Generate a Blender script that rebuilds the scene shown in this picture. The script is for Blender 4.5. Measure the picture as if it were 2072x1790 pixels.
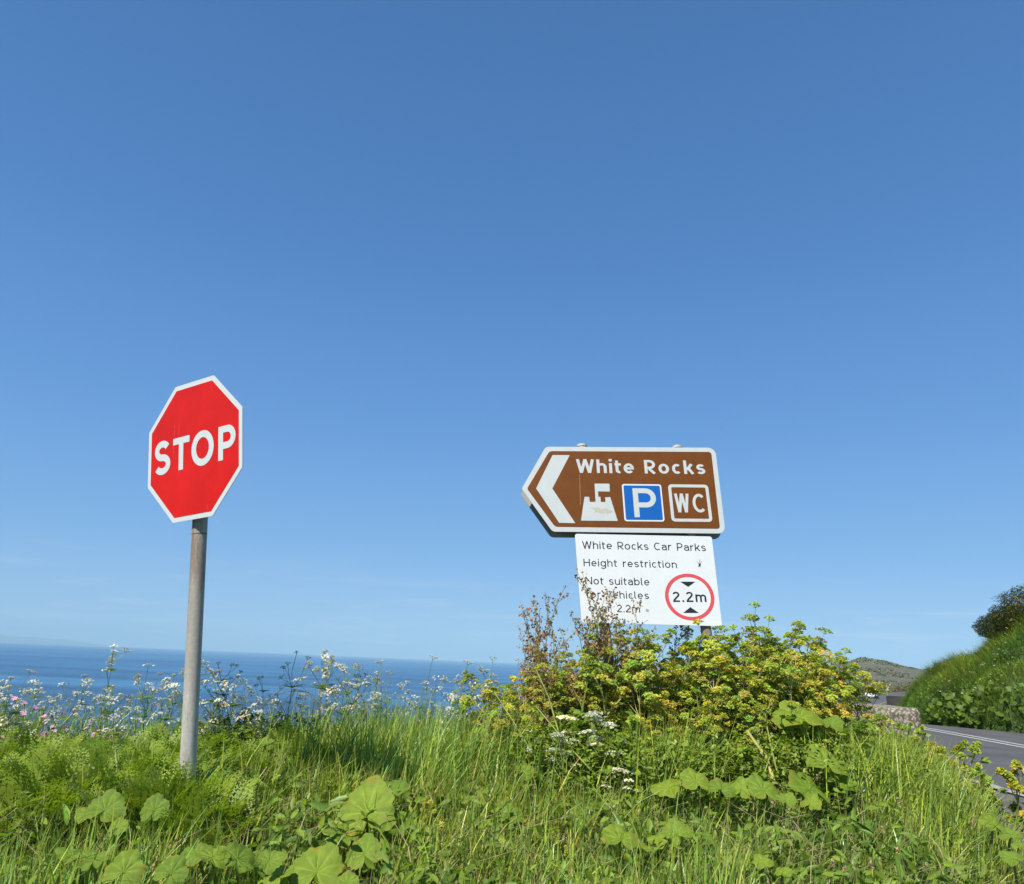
import bpy, math, random
import numpy as np
from math import sin, cos, pi, radians
from mathutils import Vector, Matrix, noise as mnoise

random.seed(7); rng = np.random.default_rng(7)
for o in list(bpy.data.objects): bpy.data.objects.remove(o)
S = bpy.context.scene; COL = S.collection
EYE = 1.6                                   # eye height over the road
F, CX, CY = 720.0, 512.0, 442.0
CAMR = np.array([[0.9991275, -0.0417635, 0.0], [-0.0121893, -0.2916112, -0.9564593], [0.0399451, 0.9556248, -0.2918659]])

# ------------------------------------------------------------------ camera, light, exposure
cd = bpy.data.cameras.new('camera'); cam = bpy.data.objects.new('camera', cd); COL.objects.link(cam); S.camera = cam
cd.sensor_fit = 'HORIZONTAL'; cd.sensor_width = 36; cd.lens = 36*F/1024; cd.clip_start = .05; cd.clip_end = 90000
cam.matrix_world = Matrix.Translation((0, 0, EYE)) @ Matrix([list(r) for r in CAMR]).to_4x4()
SUN_EL, SUN_AZ = radians(50), radians(36)   # azimuth measured from behind the camera towards its left
sd = Vector((-sin(SUN_AZ)*cos(SUN_EL), -cos(SUN_AZ)*cos(SUN_EL), sin(SUN_EL)))
sl = bpy.data.lights.new('sun', 'SUN'); sl.energy = 4.9; sl.angle = radians(.53); sl.color = (1, .95, .86)
so = bpy.data.objects.new('sun', sl); COL.objects.link(so); so.rotation_euler = sd.to_track_quat('Z', 'Y').to_euler()
so.location = (-8, -12, 20)
world = bpy.data.worlds.new('World'); S.world = world; world.use_nodes = True
wn = world.node_tree.nodes; wl = world.node_tree.links; bg = wn['Background']; bg.inputs[1].default_value = .088
sky = wn.new('ShaderNodeTexSky'); sky.sky_type = 'NISHITA'; sky.sun_disc = False; sky.sun_elevation = SUN_EL
sky.sun_rotation = math.atan2(sd.x, sd.y); sky.altitude = 0; sky.air_density = 1.0; sky.dust_density = 0.0; sky.ozone_density = 3.0
# clear-air colour of the sky by height above the horizon, the same all the way round, with the physical sky mixed in
tcw = wn.new('ShaderNodeTexCoord'); spw = wn.new('ShaderNodeSeparateXYZ'); wl.new(tcw.outputs['Generated'], spw.inputs[0])
rw = wn.new('ShaderNodeValToRGB'); wl.new(spw.outputs[2], rw.inputs[0]); ew = rw.color_ramp.elements
SKY = [(0, (.225, .415, .635)), (.05, (.185, .368, .61)), (.14, (.130, .303, .575)), (.30, (.085, .232, .512)), (.5, (.055, .170, .415)), (.72, (.042, .132, .33)), (1, (.035, .11, .28))]
while len(ew) < len(SKY): ew.new(.5)
for e_, (p_, c_) in zip(ew, SKY): e_.position = p_; e_.color = c_+(1,)
sc_ = wn.new('ShaderNodeVectorMath'); sc_.operation = 'SCALE'; sc_.inputs[3].default_value = 1/.088; wl.new(rw.outputs[0], sc_.inputs[0])
mxw = wn.new('ShaderNodeMix'); mxw.data_type = 'RGBA'; mxw.inputs[0].default_value = .85; wl.new(sky.outputs[0], mxw.inputs[6]); wl.new(sc_.outputs[0], mxw.inputs[7])
# thin wisps of cloud low over the horizon
mpw = wn.new('ShaderNodeMapping'); wl.new(tcw.outputs['Generated'], mpw.inputs[0]); mpw.inputs['Scale'].default_value = (5, 5, 48)
nzw = wn.new('ShaderNodeTexNoise'); nzw.inputs['Scale'].default_value = 1.6; nzw.inputs['Detail'].default_value = 6; nzw.inputs['Roughness'].default_value = .6; wl.new(mpw.outputs[0], nzw.inputs['Vector'])
r1 = wn.new('ShaderNodeValToRGB'); wl.new(nzw.outputs['Fac'], r1.inputs[0]); r1.color_ramp.elements[0].position = .52; r1.color_ramp.elements[1].position = .85
r2_ = wn.new('ShaderNodeValToRGB'); wl.new(spw.outputs[2], r2_.inputs[0]); e2 = r2_.color_ramp.elements; e2.new(.5)
for e_, (p_, v_) in zip(e2, [(0.0, .8), (.045, .55), (.13, 0)]): e_.position = p_; e_.color = (v_, v_, v_, 1)
mw = wn.new('ShaderNodeMath'); mw.operation = 'MULTIPLY'; wl.new(r1.outputs[0], mw.inputs[0]); wl.new(r2_.outputs[0], mw.inputs[1])
cw = wn.new('ShaderNodeMix'); cw.data_type = 'RGBA'; wl.new(mw.outputs[0], cw.inputs[0]); wl.new(mxw.outputs[2], cw.inputs[6]); cw.inputs[7].default_value = (6.2, 6.8, 7.4, 1)
wl.new(cw.outputs[2], bg.inputs[0])
S.view_settings.view_transform = 'Standard'; S.view_settings.look = 'None'; S.view_settings.gamma = 1
S.view_settings.use_curve_mapping = False; S.view_settings.exposure = .5
S.render.engine = 'CYCLES'; S.render.resolution_x = 1024; S.render.resolution_y = 884

# ------------------------------------------------------------------ helpers
def at(xd, yd, Y):
    "point seen at (xd, yd) of the 2072 x 1790 view, on the plane y = Y"
    x, y = xd*1024/2072, yd*1024/2072
    d = CAMR @ np.array([x-CX, -(y-CY), -F]); d = d*(Y/d[1])
    return Vector((d[0], d[1], d[2]+EYE))
def smooth(a, b, x):
    t = np.clip((x-a)/(b-a), 0, 1); return t*t*(3-2*t)
def unit(v): return v/np.linalg.norm(v)
V3 = lambda *a: np.array(a, float)

def rv(g, s=1): return V3(g.gauss(0, s), g.gauss(0, s), g.gauss(0, s))

class MB:
    def __init__(s): s.v = []; s.f = []; s.c = []
    def add(s, vs, fs, col=(1, 1, 1)):
        k = len(s.v); s.v.extend([tuple(p) for p in vs]); s.f.extend([tuple(i+k for i in f) for f in fs])
        if len(col) and isinstance(col[0], (tuple, list, np.ndarray)): s.c.extend([tuple(c) for c in col])
        else: s.c.extend([tuple(col)]*len(vs))
    def tube(s, pts, r0, r1=None, n=5, col=(1, 1, 1), cap=False):
        r1 = r0 if r1 is None else r1; pts = [np.array(p, float) for p in pts]; m = len(pts); vs = []
        for i, p in enumerate(pts):
            d = pts[min(i+1, m-1)]-pts[max(i-1, 0)]; d = d/(np.linalg.norm(d)+1e-9)
            a = np.cross(d, (0, 0, 1) if abs(d[2]) < .9 else (1, 0, 0)); a = a/np.linalg.norm(a); b = np.cross(d, a)
            r = r0+(r1-r0)*i/(m-1)
            vs += [p+r*(a*cos(2*pi*j/n)+b*sin(2*pi*j/n)) for j in range(n)]
        fs = [(i*n+j, i*n+(j+1) % n, (i+1)*n+(j+1) % n, (i+1)*n+j) for i in range(m-1) for j in range(n)]
        if cap: fs += [tuple(range(n))[::-1], tuple((m-1)*n+j for j in range(n))]
        s.add(vs, fs, col)
    def quad(s, p, u, v, col=(1, 1, 1)):
        s.add([p-u-v, p+u-v, p+u+v, p-u+v], [(0, 1, 2, 3)], col)
    def box(s, a, b, col=(1, 1, 1)):
        x0, y0, z0 = a; x1, y1, z1 = b
        vs = [(x0, y0, z0), (x1, y0, z0), (x1, y1, z0), (x0, y1, z0), (x0, y0, z1), (x1, y0, z1), (x1, y1, z1), (x0, y1, z1)]
        s.add(vs, [(0, 3, 2, 1), (4, 5, 6, 7), (0, 1, 5, 4), (1, 2, 6, 5), (2, 3, 7, 6), (3, 0, 4, 7)], col)
    def mesh(s, name, mat, smoothed=False):
        me = bpy.data.meshes.new(name); me.from_pydata(s.v, [], s.f)
        a = me.color_attributes.new('tint', 'FLOAT_COLOR', 'POINT')
        c = np.ones((len(s.v), 4), np.float32); c[:, :3] = np.array(s.c, np.float32); a.data.foreach_set('color', c.ravel())
        me.materials.append(mat)
        if smoothed: me.polygons.foreach_set('use_smooth', [True]*len(me.polygons))
        me.update(); return me
    def build(s, name, mat, parent=None, smoothed=False, **kw):
        return link(name, s.mesh(name, mat, smoothed), parent, **kw)
def link(name, data, parent=None, **kw):
    o = bpy.data.objects.new(name, data); COL.objects.link(o)
    if name in ('blossom', 'foliage', 'seed_heads', 'crown'): o['kind'] = 'stuff'     # florets and leaflets far too small to pick apart
    if parent is not None: o.parent = parent
    for k, v in kw.items(): o[k] = v
    return o
def thing(name, label, cat, loc=(0, 0, 0), rotz=0, group=None):
    o = bpy.data.objects.new(name, None); COL.objects.link(o); o.location = loc; o.rotation_euler = (0, 0, rotz)
    o.empty_display_size = .1; o['label'] = label; o['category'] = cat
    if group: o['group'] = group
    return o
def nmesh(name, verts, quads, mat, cols=None, smoothed=False):
    "numpy arrays straight into a mesh"
    me = bpy.data.meshes.new(name); k = quads.shape[1]
    me.vertices.add(len(verts)); me.vertices.foreach_set('co', verts.astype(np.float32).ravel())
    me.loops.add(quads.size); me.loops.foreach_set('vertex_index', quads.astype(np.int32).ravel())
    me.polygons.add(len(quads)); me.polygons.foreach_set('loop_start', np.arange(0, quads.size, k, dtype=np.int32))
    me.polygons.foreach_set('loop_total', np.full(len(quads), k, np.int32))
    if smoothed: me.polygons.foreach_set('use_smooth', np.ones(len(quads), bool))
    if cols is not None:
        a = me.color_attributes.new('tint', 'FLOAT_COLOR', 'POINT'); c = np.ones((len(verts), 4), np.float32); c[:, :3] = cols
        a.data.foreach_set('color', c.ravel())
    me.materials.append(mat); me.update(calc_edges=True); me.validate(); return me

# ------------------------------------------------------------------ materials
def leafy_bump(m, scale, st):
    n, l = m.node_tree.nodes, m.node_tree.links; bump(n, l, n['Principled BSDF'], noise_tex(n, l, scale, 3), st, .02)
def newmat(name):
    m = bpy.data.materials.new(name); m.use_nodes = True
    return m, m.node_tree.nodes, m.node_tree.links, m.node_tree.nodes['Principled BSDF']
def ramp(n, l, src, stops):
    r = n.new('ShaderNodeValToRGB'); l.new(src, r.inputs[0]); e = r.color_ramp.elements
    while len(e) < len(stops): e.new(.5)
    for q, (p, c) in zip(e, stops): q.position = p; q.color = tuple(c)+(1,)
    return r.outputs[0]
def noise_tex(n, l, scale, detail=4, rough=.55, vec=None, coord='Object'):
    t = n.new('ShaderNodeTexNoise'); t.inputs['Scale'].default_value = scale; t.inputs['Detail'].default_value = detail
    t.inputs['Roughness'].default_value = rough
    if vec is None: tc = n.new('ShaderNodeTexCoord'); vec = tc.outputs[coord]
    l.new(vec, t.inputs['Vector']); return t.outputs['Fac']
def stretched(n, l, sc, coord='Object'):
    tc = n.new('ShaderNodeTexCoord'); mp = n.new('ShaderNodeMapping'); l.new(tc.outputs[coord], mp.inputs[0])
    mp.inputs['Scale'].default_value = sc; return mp.outputs[0]
def bump(n, l, b, src, strength, dist=.01):
    q = n.new('ShaderNodeBump'); q.inputs['Strength'].default_value = strength; q.inputs['Distance'].default_value = dist
    l.new(src, q.inputs['Height']); l.new(q.outputs[0], b.inputs['Normal'])
def mixc(n, l, a, b, fac, mode='MIX'):
    m = n.new('ShaderNodeMix'); m.data_type = 'RGBA'; m.blend_type = mode
    for s, v in ((m.inputs[0], fac), (m.inputs[6], a), (m.inputs[7], b)):
        if isinstance(v, (int, float)): s.default_value = v
        elif isinstance(v, tuple): s.default_value = v+(1,)
        else: l.new(v, s)
    return m.outputs[2]
def leafmat(name, base, transl=.35, rough=.45, trc=(1.25, 1.35, .5), nscale=9, spec=.35, var=.25):
    "base colour times the blade's own tint, part of the light passes through the leaf"
    m, n, l, b = newmat(name)
    at_ = n.new('ShaderNodeAttribute'); at_.attribute_name = 'tint'
    nz = noise_tex(n, l, nscale, 3); lo, hi = 1-var, 1+var
    c = mixc(n, l, at_.outputs['Color'], ramp(n, l, nz, [(.3, (lo, lo, lo)), (.7, (hi, hi, hi))]), 1.0, 'MULTIPLY')
    oi = n.new('ShaderNodeObjectInfo'); c = mixc(n, l, c, ramp(n, l, oi.outputs['Random'], [(0, (.82, .88, .9)), (.5, (1, 1, 1)), (1, (1.15, 1.06, .9))]), 1.0, 'MULTIPLY')
    c = mixc(n, l, c, tuple(base), 1.0, 'MULTIPLY')
    l.new(c, b.inputs['Base Color']); b.inputs['Roughness'].default_value = rough; b.inputs['Specular IOR Level'].default_value = spec
    if transl:
        t = n.new('ShaderNodeBsdfTranslucent'); l.new(mixc(n, l, c, tuple(trc), 1.0, 'MULTIPLY'), t.inputs[0])
        x = n.new('ShaderNodeMixShader'); x.inputs[0].default_value = transl
        l.new(b.outputs[0], x.inputs[1]); l.new(t.outputs[0], x.inputs[2]); l.new(x.outputs[0], n['Material Output'].inputs[0])
    return m
def plain(name, base, rough=.5, var=.06, nscale=12, metal=0, spec=.5, dirt=None, bmp=0, bscale=200):
    m, n, l, b = newmat(name)
    nz = noise_tex(n, l, nscale, 6, .65)
    lo = tuple(max(0, c*(1-var)) for c in base); hi = tuple(c*(1+var) for c in base)
    c = ramp(n, l, nz, [(.3, lo), (.7, hi)])
    if dirt:
        nz2 = noise_tex(n, l, 3, 8, .7, stretched(n, l, (6, 6, .8)))
        c = mixc(n, l, c, tuple(dirt), ramp(n, l, nz2, [(.55, (0, 0, 0)), (.8, (.35, .35, .35))]))
    l.new(c, b.inputs['Base Color']); b.inputs['Roughness'].default_value = rough; b.inputs['Metallic'].default_value = metal
    b.inputs['Specular IOR Level'].default_value = spec
    if bmp: bump(n, l, b, noise_tex(n, l, bscale, 4), bmp, .003)
    return m

M_grass = leafmat('grass_blades', (.215, .315, .062), .22, .36, nscale=2.5, spec=.5)
M_bankgrass = leafmat('bank_grass', (.105, .16, .032), .3, .55, nscale=.5, var=.4)
M_fern = leafmat('fern_frond', (.24, .33, .028), .4, .5)
M_leaf = leafmat('butterbur_leaf', (.175, .275, .024), .32, .45, nscale=2.2, var=.16, spec=.28)
leafy_bump(M_leaf, 22, .35)
M_green = leafmat('small_leaves', (.15, .25, .035), .35, .4)
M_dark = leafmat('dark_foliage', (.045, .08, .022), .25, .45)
M_alex = leafmat('yellow_green_flowers', (.52, .54, .075), .35, .6, trc=(1.2, 1.15, .5))
M_alexleaf = leafmat('glossy_yellow_leaves', (.20, .30, .04), .35, .4)
M_stem = leafmat('green_stem', (.20, .25, .06), .15, .45)
M_yellowstem = leafmat('pale_yellow_stem', (.42, .40, .13), .15, .45)
M_petal = leafmat('white_petals', (.88, .87, .72), .35, .6, trc=(1, 1, .9))
M_pink = leafmat('pink_petals', (.80, .40, .60), .35, .6, trc=(1.1, .9, 1))
M_brown = leafmat('dried_brown_seeds', (.27, .19, .085), .25, .7, trc=(1.2, .9, .6))
M_straw = leafmat('dry_straw', (.42, .33, .16), .2, .7, trc=(1.1, 1, .7))
M_gorse = leafmat('gorse_needles', (.06, .078, .026), .15, .7)
M_gorsefl = leafmat('gorse_blossom', (.38, .25, .02), .3, .6)
M_bark = plain('bark', (.09, .06, .04), .9)
M_white = plain('white_sheeting', (.63, .66, .66), .38, .03, dirt=(.45, .45, .40))
M_offwhite = plain('weathered_white_sheeting', (.50, .53, .52), .42, .05, dirt=(.36, .37, .34))
M_red = plain('red_sheeting', (.62, .012, .008), .45, .15, 4, spec=.2)
M_brownface = plain('brown_sheeting', (.145, .046, .006), .5, .14, 9, spec=.2)
M_blue = plain('blue_sheeting', (.007, .105, .40), .45, .06, spec=.2)
M_black = plain('black_print', (.014, .016, .02), .4)
M_ring = plain('faded_red_print', (.60, .066, .075), .45)
M_darkmetal = plain('dark_back_metal', (.035, .037, .04), .55)
M_greycap = plain('grey_plastic_cap', (.42, .43, .41), .6)
M_stain = plain('rusty_stain', (.44, .42, .34), .7, .15, 60)

# ------------------------------------------------------------------ the lie of the land
# heights below are metres over the near road
ROAD = [(10.2, -30, 0), (11.6, -10, 0), (12.6, 4, 0), (13.25, 13, 0), (13.85, 20.4, 0), (14.35, 26, 0), (15.6, 32, -.15), (18.5, 41, -.8), (24, 56, -1.8), (37, 85, -2.9), (53, 118, -3.1), (75, 152, -2.35), (142, 262, -2.2), (230, 380, -.5), (340, 470, 2)]
def catmull(P, n=10):
    P = [np.array(p, float) for p in P]; out = []
    for i in range(len(P)-1):
        p0, p1, p2, p3 = P[max(i-1, 0)], P[i], P[i+1], P[min(i+2, len(P)-1)]
        for k in range(n):
            t = k/n; out.append(.5*((2*p1)+(-p0+p2)*t+(2*p0-5*p1+4*p2-p3)*t*t+(-p0+3*p1-3*p2+p3)*t**3))
    out.append(P[-1]); return np.array(out)
RC = catmull(ROAD)
def road_dist(x, y):
    "signed distance to the road centre (left is negative) and its height there"
    x = np.asarray(x, float); y = np.asarray(y, float); best = np.full(x.shape, 1e9); side = np.zeros(x.shape); z = np.zeros(x.shape)
    for i in range(len(RC)-1):
        a, b = RC[i], RC[i+1]; d = b[:2]-a[:2]; L2 = d@d
        t = np.clip(((x-a[0])*d[0]+(y-a[1])*d[1])/L2, 0, 1)
        ex, ey = x-a[0]-t*d[0], y-a[1]-t*d[1]; D = np.hypot(ex, ey); s = np.sign(ex*d[1]-ey*d[0])
        m = D < best; best = np.where(m, D, best); side = np.where(m, s, side); z = np.where(m, a[2]+t*(b[2]-a[2]), z)
    return best*side, z
def near_noise(x, y, s=1.0, k=0):
    return np.array([mnoise.noise(Vector((a*s+k*7.3, b*s, k*3.1))) for a, b in zip(np.ravel(x), np.ravel(y))]).reshape(np.shape(x))
def bank_height(x, y):
    "the raised verge the two signs stand on"
    x = np.asarray(x, float); y = np.asarray(y, float)
    h = .60+.10*(1-smooth(-1.0, .8, x))-.09*np.clip(4-y, 0, 3)-.02*np.clip(1-y, 0, 30)
    h = h+.13*np.exp(-((x-1.7)**2/3+(y-6.2)**2/2))+.09*np.exp(-((x+1.7)**2/1.2+(y-4.0)**2/.7))
    edge = 3.35+.55*(y-5.2)                                     # kerbside lip of the verge
    h = h*(1-smooth(-.8, .55, x-edge))
    return h
def land(x, y):
    x = np.asarray(x, float); y = np.asarray(y, float)
    d, zr = road_dist(x, y)
    base = zr-.06+.0*x
    bh = bank_height(x, y)*(1-.9*smooth(8.8, 12.5, y)*smooth(.5, 4, x))
    h = np.where(y < 60, base+bh, base)
    h = h+np.where(d < -6, smooth(6, 40, -d)*.6*(y > 40), 0)
    # the low grassy rise beyond the block, left of the falling road
    h = h+1.75*np.exp(-(((x-44)/9)**2+((y-82)/16)**2))
    # sea cliff: behind the verge on the left, then along the road
    cl = np.where(x < 1, 8.2, 8.2+(x-1)*2.6)+np.clip(-x-5, 0, 1e9)*.05
    over = (y-cl)/np.where(x < 1, 1, 2.3)
    h = h-smooth(0, 1, over/22)*62-np.clip(over, 0, 4)*.35
    # far hills
    sl = x/np.maximum(y, 1e-3); r = y
    return h
def crest(sl):
    return np.interp(sl, [.30, .36, .42, .445, .46, .48, .512, .535, .56, .60, .66, .75, 1.0], [-34/700, -.02, .004, .0125, .014, .021, .0195, .013, .0105, .018, .024, .03, .03])
def full_land(x, y):
    h = land(x, y); sl = x/np.maximum(y, 1.0)
    z = EYE+crest(sl)*700
    far = smooth(260, 700, y)*smooth(.30, .40, sl)*(y > 0)
    back = 1-smooth(720, 1100, y)*.9
    nz = 6*near_noise(x, y, .012, 1)+2.5*near_noise(x, y, .05, 2)
    lo = np.where(h < -15, h, np.where(y > 200, np.maximum(h, -6), h))
    z2 = lo*(1-far)+(z*back+nz*smooth(250, 500, y)*(1-smooth(560, 700, y)))*far
    return np.where(y > 200, z2, h)

def ground_at(x, y): return float(full_land(np.array([x]), np.array([y]))[0])

rs = np.concatenate([np.linspace(0, 12, 61)[1:], 12*1.052**np.arange(1, 94)])
az = np.radians(np.concatenate([np.arange(-180, -48, 4), np.arange(-48, 56, .5), np.arange(56, 180, 4)]))
AZ, RR = np.meshgrid(az, rs, indexing='ij'); GX, GY = RR*np.sin(AZ), RR*np.cos(AZ)
GZ = full_land(GX, GY)
GZ = GZ+.03*near_noise(GX, GY, 2.3, 5)*(RR < 14)
gd, _ = road_dist(GX, GY)
nA, nR = GX.shape
verts = np.concatenate([np.stack([GX, GY, GZ], -1).reshape(-1, 3), [[0, 0, ground_at(.01, .01)]]])
ii, jj = np.meshgrid(np.arange(nA), np.arange(nR-1), indexing='ij'); i2 = (ii+1) % nA
q = np.stack([ii*nR+jj, i2*nR+jj, i2*nR+jj+1, ii*nR+jj+1], -1).reshape(-1, 4)
tri = [(nA*nR, (a+1) % nA*nR, a*nR) for a in range(nA)]
m, n, l, b = newmat('verge_soil_and_turf')
geo = n.new('ShaderNodeNewGeometry'); 
nz1 = noise_tex(n, l, .9, 8, .65, geo.outputs['Position']); nz2 = noise_tex(n, l, 14, 6, .7, geo.outputs['Position']); nz3 = noise_tex(n, l, .10, 9, .8, geo.outputs['Position'])
near = mixc(n, l, ramp(n, l, nz1, [(.35, (.045, .06, .018)), (.6, (.075, .105, .028)), (.75, (.11, .12, .045))]), ramp(n, l, nz2, [(.3, (.5, .5, .5)), (.7, (1.2, 1.2, 1.2))]), 1.0, 'MULTIPLY')
farc = ramp(n, l, nz3, [(.34, (.045, .045, .04)), (.43, (.19, .165, .14)), (.5, (.095, .09, .07)), (.57, (.10, .135, .055)), (.68, (.22, .19, .15))])
sx = n.new('ShaderNodeSeparateXYZ'); l.new(geo.outputs['Position'], sx.inputs[0])
mr = n.new('ShaderNodeMapRange'); l.new(sx.outputs[1], mr.inputs[0]); mr.inputs[1].default_value = 230; mr.inputs[2].default_value = 330
# grass caps the hilltops, bare rock and heather below
mz = n.new('ShaderNodeMapRange'); l.new(sx.outputs[2], mz.inputs[0]); mz.inputs[1].default_value = 8; mz.inputs[2].default_value = 17
farc = mixc(n, l, farc, (.13, .18, .065), mz.outputs[0])
l.new(mixc(n, l, near, farc, mr.outputs[0]), b.inputs['Base Color']); b.inputs['Roughness'].default_value = .95; b.inputs['Specular IOR Level'].default_value = .1
bump(n, l, b, nz2, .6, .05)
me = bpy.data.meshes.new('ground'); me.from_pydata(verts.tolist(), [], q.tolist()+tri); me.materials.append(m)
me.polygons.foreach_set('use_smooth', [True]*len(me.polygons)); me.update()
link('ground', me, kind='structure')

# sea, to the horizon
m, n, l, b = newmat('sea_water')
b.inputs['Base Color'].default_value = (.012, .075, .19, 1); b.inputs['Roughness'].default_value = .32; b.inputs['IOR'].default_value = 1.33
geo = n.new('ShaderNodeNewGeometry')
def mapped(sc):
    mp = n.new('ShaderNodeMapping'); l.new(geo.outputs['Position'], mp.inputs[0]); mp.inputs['Scale'].default_value = sc; return mp.outputs[0]
w1 = noise_tex(n, l, 1, 8, .6, mapped((.0012, .006, 1))); w2 = noise_tex(n, l, 1, 6, .65, mapped((.03, .09, 1))); w3 = noise_tex(n, l, 1, 5, .7, mapped((.25, .6, 1)))
c = ramp(n, l, w1, [(.38, (.016, .075, .17)), (.5, (.026, .122, .26)), (.60, (.055, .195, .37))])
c = mixc(n, l, c, ramp(n, l, w2, [(.35, (.70, .76, .82)), (.5, (1, 1, 1)), (.68, (1.35, 1.28, 1.22))]), 1.0, 'MULTIPLY')
l.new(c, b.inputs['Base Color'])
ad = n.new('ShaderNodeMath'); ad.operation = 'ADD'; l.new(w2, ad.inputs[0]); l.new(w3, ad.inputs[1]); bump(n, l, b, ad.outputs[0], 1.0, 3.0)
me = bpy.data.meshes.new('sea'); R_ = 60000
rr = [60*1.16**k for k in range(42)]+[30000]; vs = []; fs = []; NA = 96
for r in rr: vs += [(r*sin(2*pi*a/NA), r*cos(2*pi*a/NA), -38) for a in range(NA)]
for i in range(len(rr)-1):
    for a in range(NA): fs.append((i*NA+a, i*NA+(a+1) % NA, (i+1)*NA+(a+1) % NA, (i+1)*NA+a))
fs.append(tuple(range(NA))[::-1])
me.from_pydata(vs, [], [f[::-1] for f in fs]); me.materials.append(m); me.update(); link('sea', me, kind='structure')

# faint headland across the water on the left
hl = MB(); N = 90; xs = np.linspace(-60, 215, N); prof = []
for i, xd in enumerate(xs):
    hgt = np.interp(xd, [-60, 30, 60, 130, 170, 215], [12, 10, 9.5, 7.5, 4, 0])+1.2*mnoise.noise(Vector((i*.25, 0, 4)))*(xd < 195)
    prof.append(max(hgt, 0))
D_ = 21000
for k, (dy, f_) in enumerate([(0, 0), (500, .5), (1400, 1), (3000, .7), (5000, 0)]):
    for xd, hgt in zip(xs, prof):
        p = at(xd, 1310, D_+dy); hl.v.append((p.x, D_+dy, -38+f_*hgt*1024/2072/F*D_+ (35 if f_ else 0))); hl.c.append((1, 1, 1))
for k in range(4):
    for i in range(N-1): hl.f.append((k*N+i, k*N+i+1, (k+1)*N+i+1, (k+1)*N+i))
m = plain('distant_moorland', (.10, .14, .10), .95, .3, .002)
hl.build('coast_hills', m, smoothed=True, kind='structure')

# ------------------------------------------------------------------ road
m, n, l, b = newmat('asphalt')
geo = n.new('ShaderNodeNewGeometry'); P_ = geo.outputs['Position']
a1 = noise_tex(n, l, 120, 3, .8, P_); a2 = noise_tex(n, l, .6, 6, .6, P_); a3 = noise_tex(n, l, 22, 5, .75, P_)
c = mixc(n, l, ramp(n, l, a2, [(.3, (.068, .067, .067)), (.7, (.115, .112, .108))]), ramp(n, l, a1, [(.35, (.6, .6, .6)), (.55, (1, 1, 1)), (.72, (2.0, 1.95, 1.9))]), 1.0, 'MULTIPLY')
c = mixc(n, l, c, ramp(n, l, a3, [(.35, (.8, .8, .8)), (.7, (1.25, 1.25, 1.25))]), 1.0, 'MULTIPLY')
l.new(c, b.inputs['Base Color']); b.inputs['Roughness'].default_value = .88; bump(n, l, b, a1, .7, .006); M_asph = m
m, n, l, b = newmat('gritty_lay_by')
geo = n.new('ShaderNodeNewGeometry'); P_ = geo.outputs['Position']
a1 = noise_tex(n, l, 38, 5, .85, P_); a2 = noise_tex(n, l, 1.3, 7, .65, P_)
c = mixc(n, l, ramp(n, l, a2, [(.3, (.095, .088, .085)), (.7, (.15, .135, .125))]), ramp(n, l, a1, [(.35, (.6, .6, .6)), (.55, (1, 1, 1)), (.70, (2.1, 2.0, 1.8))]), 1.0, 'MULTIPLY')
l.new(c, b.inputs['Base Color']); b.inputs['Roughness'].default_value = .95; bump(n, l, b, a1, .9, .012); M_grit = m
M_paint = plain('worn_road_paint', (.50, .50, .47), .7, .35, 18)
M_concrete = plain('pale_edging_concrete', (.33, .30, .26), .9, .2, 6, bmp=.5)
RF = catmull(ROAD, 24)
def ribbon(off0, off1, z, y0=-30, y1=1e9, jitter=0):
    vs = []; fs = []; P = [p for p in RF if y0 <= p[1] <= y1]
    for i, p in enumerate(P):
        a, b2 = P[max(i-1, 0)], P[min(i+1, len(P)-1)]; d = unit((b2-a)[:2]); nr = np.array([d[1], -d[0]])
        for o_ in (off0, off1):
            o2 = o_+(jitter*mnoise.noise(Vector((p[0]*1.3, p[1]*1.3, o_))) if jitter else 0)
            vs.append((p[0]+nr[0]*o2, p[1]+nr[1]*o2, p[2]+z))
    for i in range(len(P)-1): fs.append((2*i, 2*i+1, 2*i+3, 2*i+2))
    return vs, fs
def ribbon_obj(name, mat, parts, parent=None, **kw):
    mb = MB()
    for a in parts: mb.add(*ribbon(*a))
    return mb.build(name, mat, parent, **kw)
road = ribbon_obj('road', M_asph, [(-5.15, 4.6, .0)], kind='structure')
ribbon_obj('lay_by', M_grit, [(-8.9, -5.35, -.012, -30, 19, .5)], kind='structure')
ribbon_obj('road_edging', M_concrete, [(-5.36, -5.14, .006, -30, 34, .08)], kind='structure')
for o1, o2 in ((-.27, -.14), (.14, .27)):
    ribbon_obj('white_line', M_paint, [(o1, o2, .010, -30, 60)], parent=road)
for s in (0,): ribbon_obj('edge_line', M_paint, [(-3.55, -3.47, .011, 60, 262), (3.47, 3.55, .011, 60, 262)], parent=road)

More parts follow.
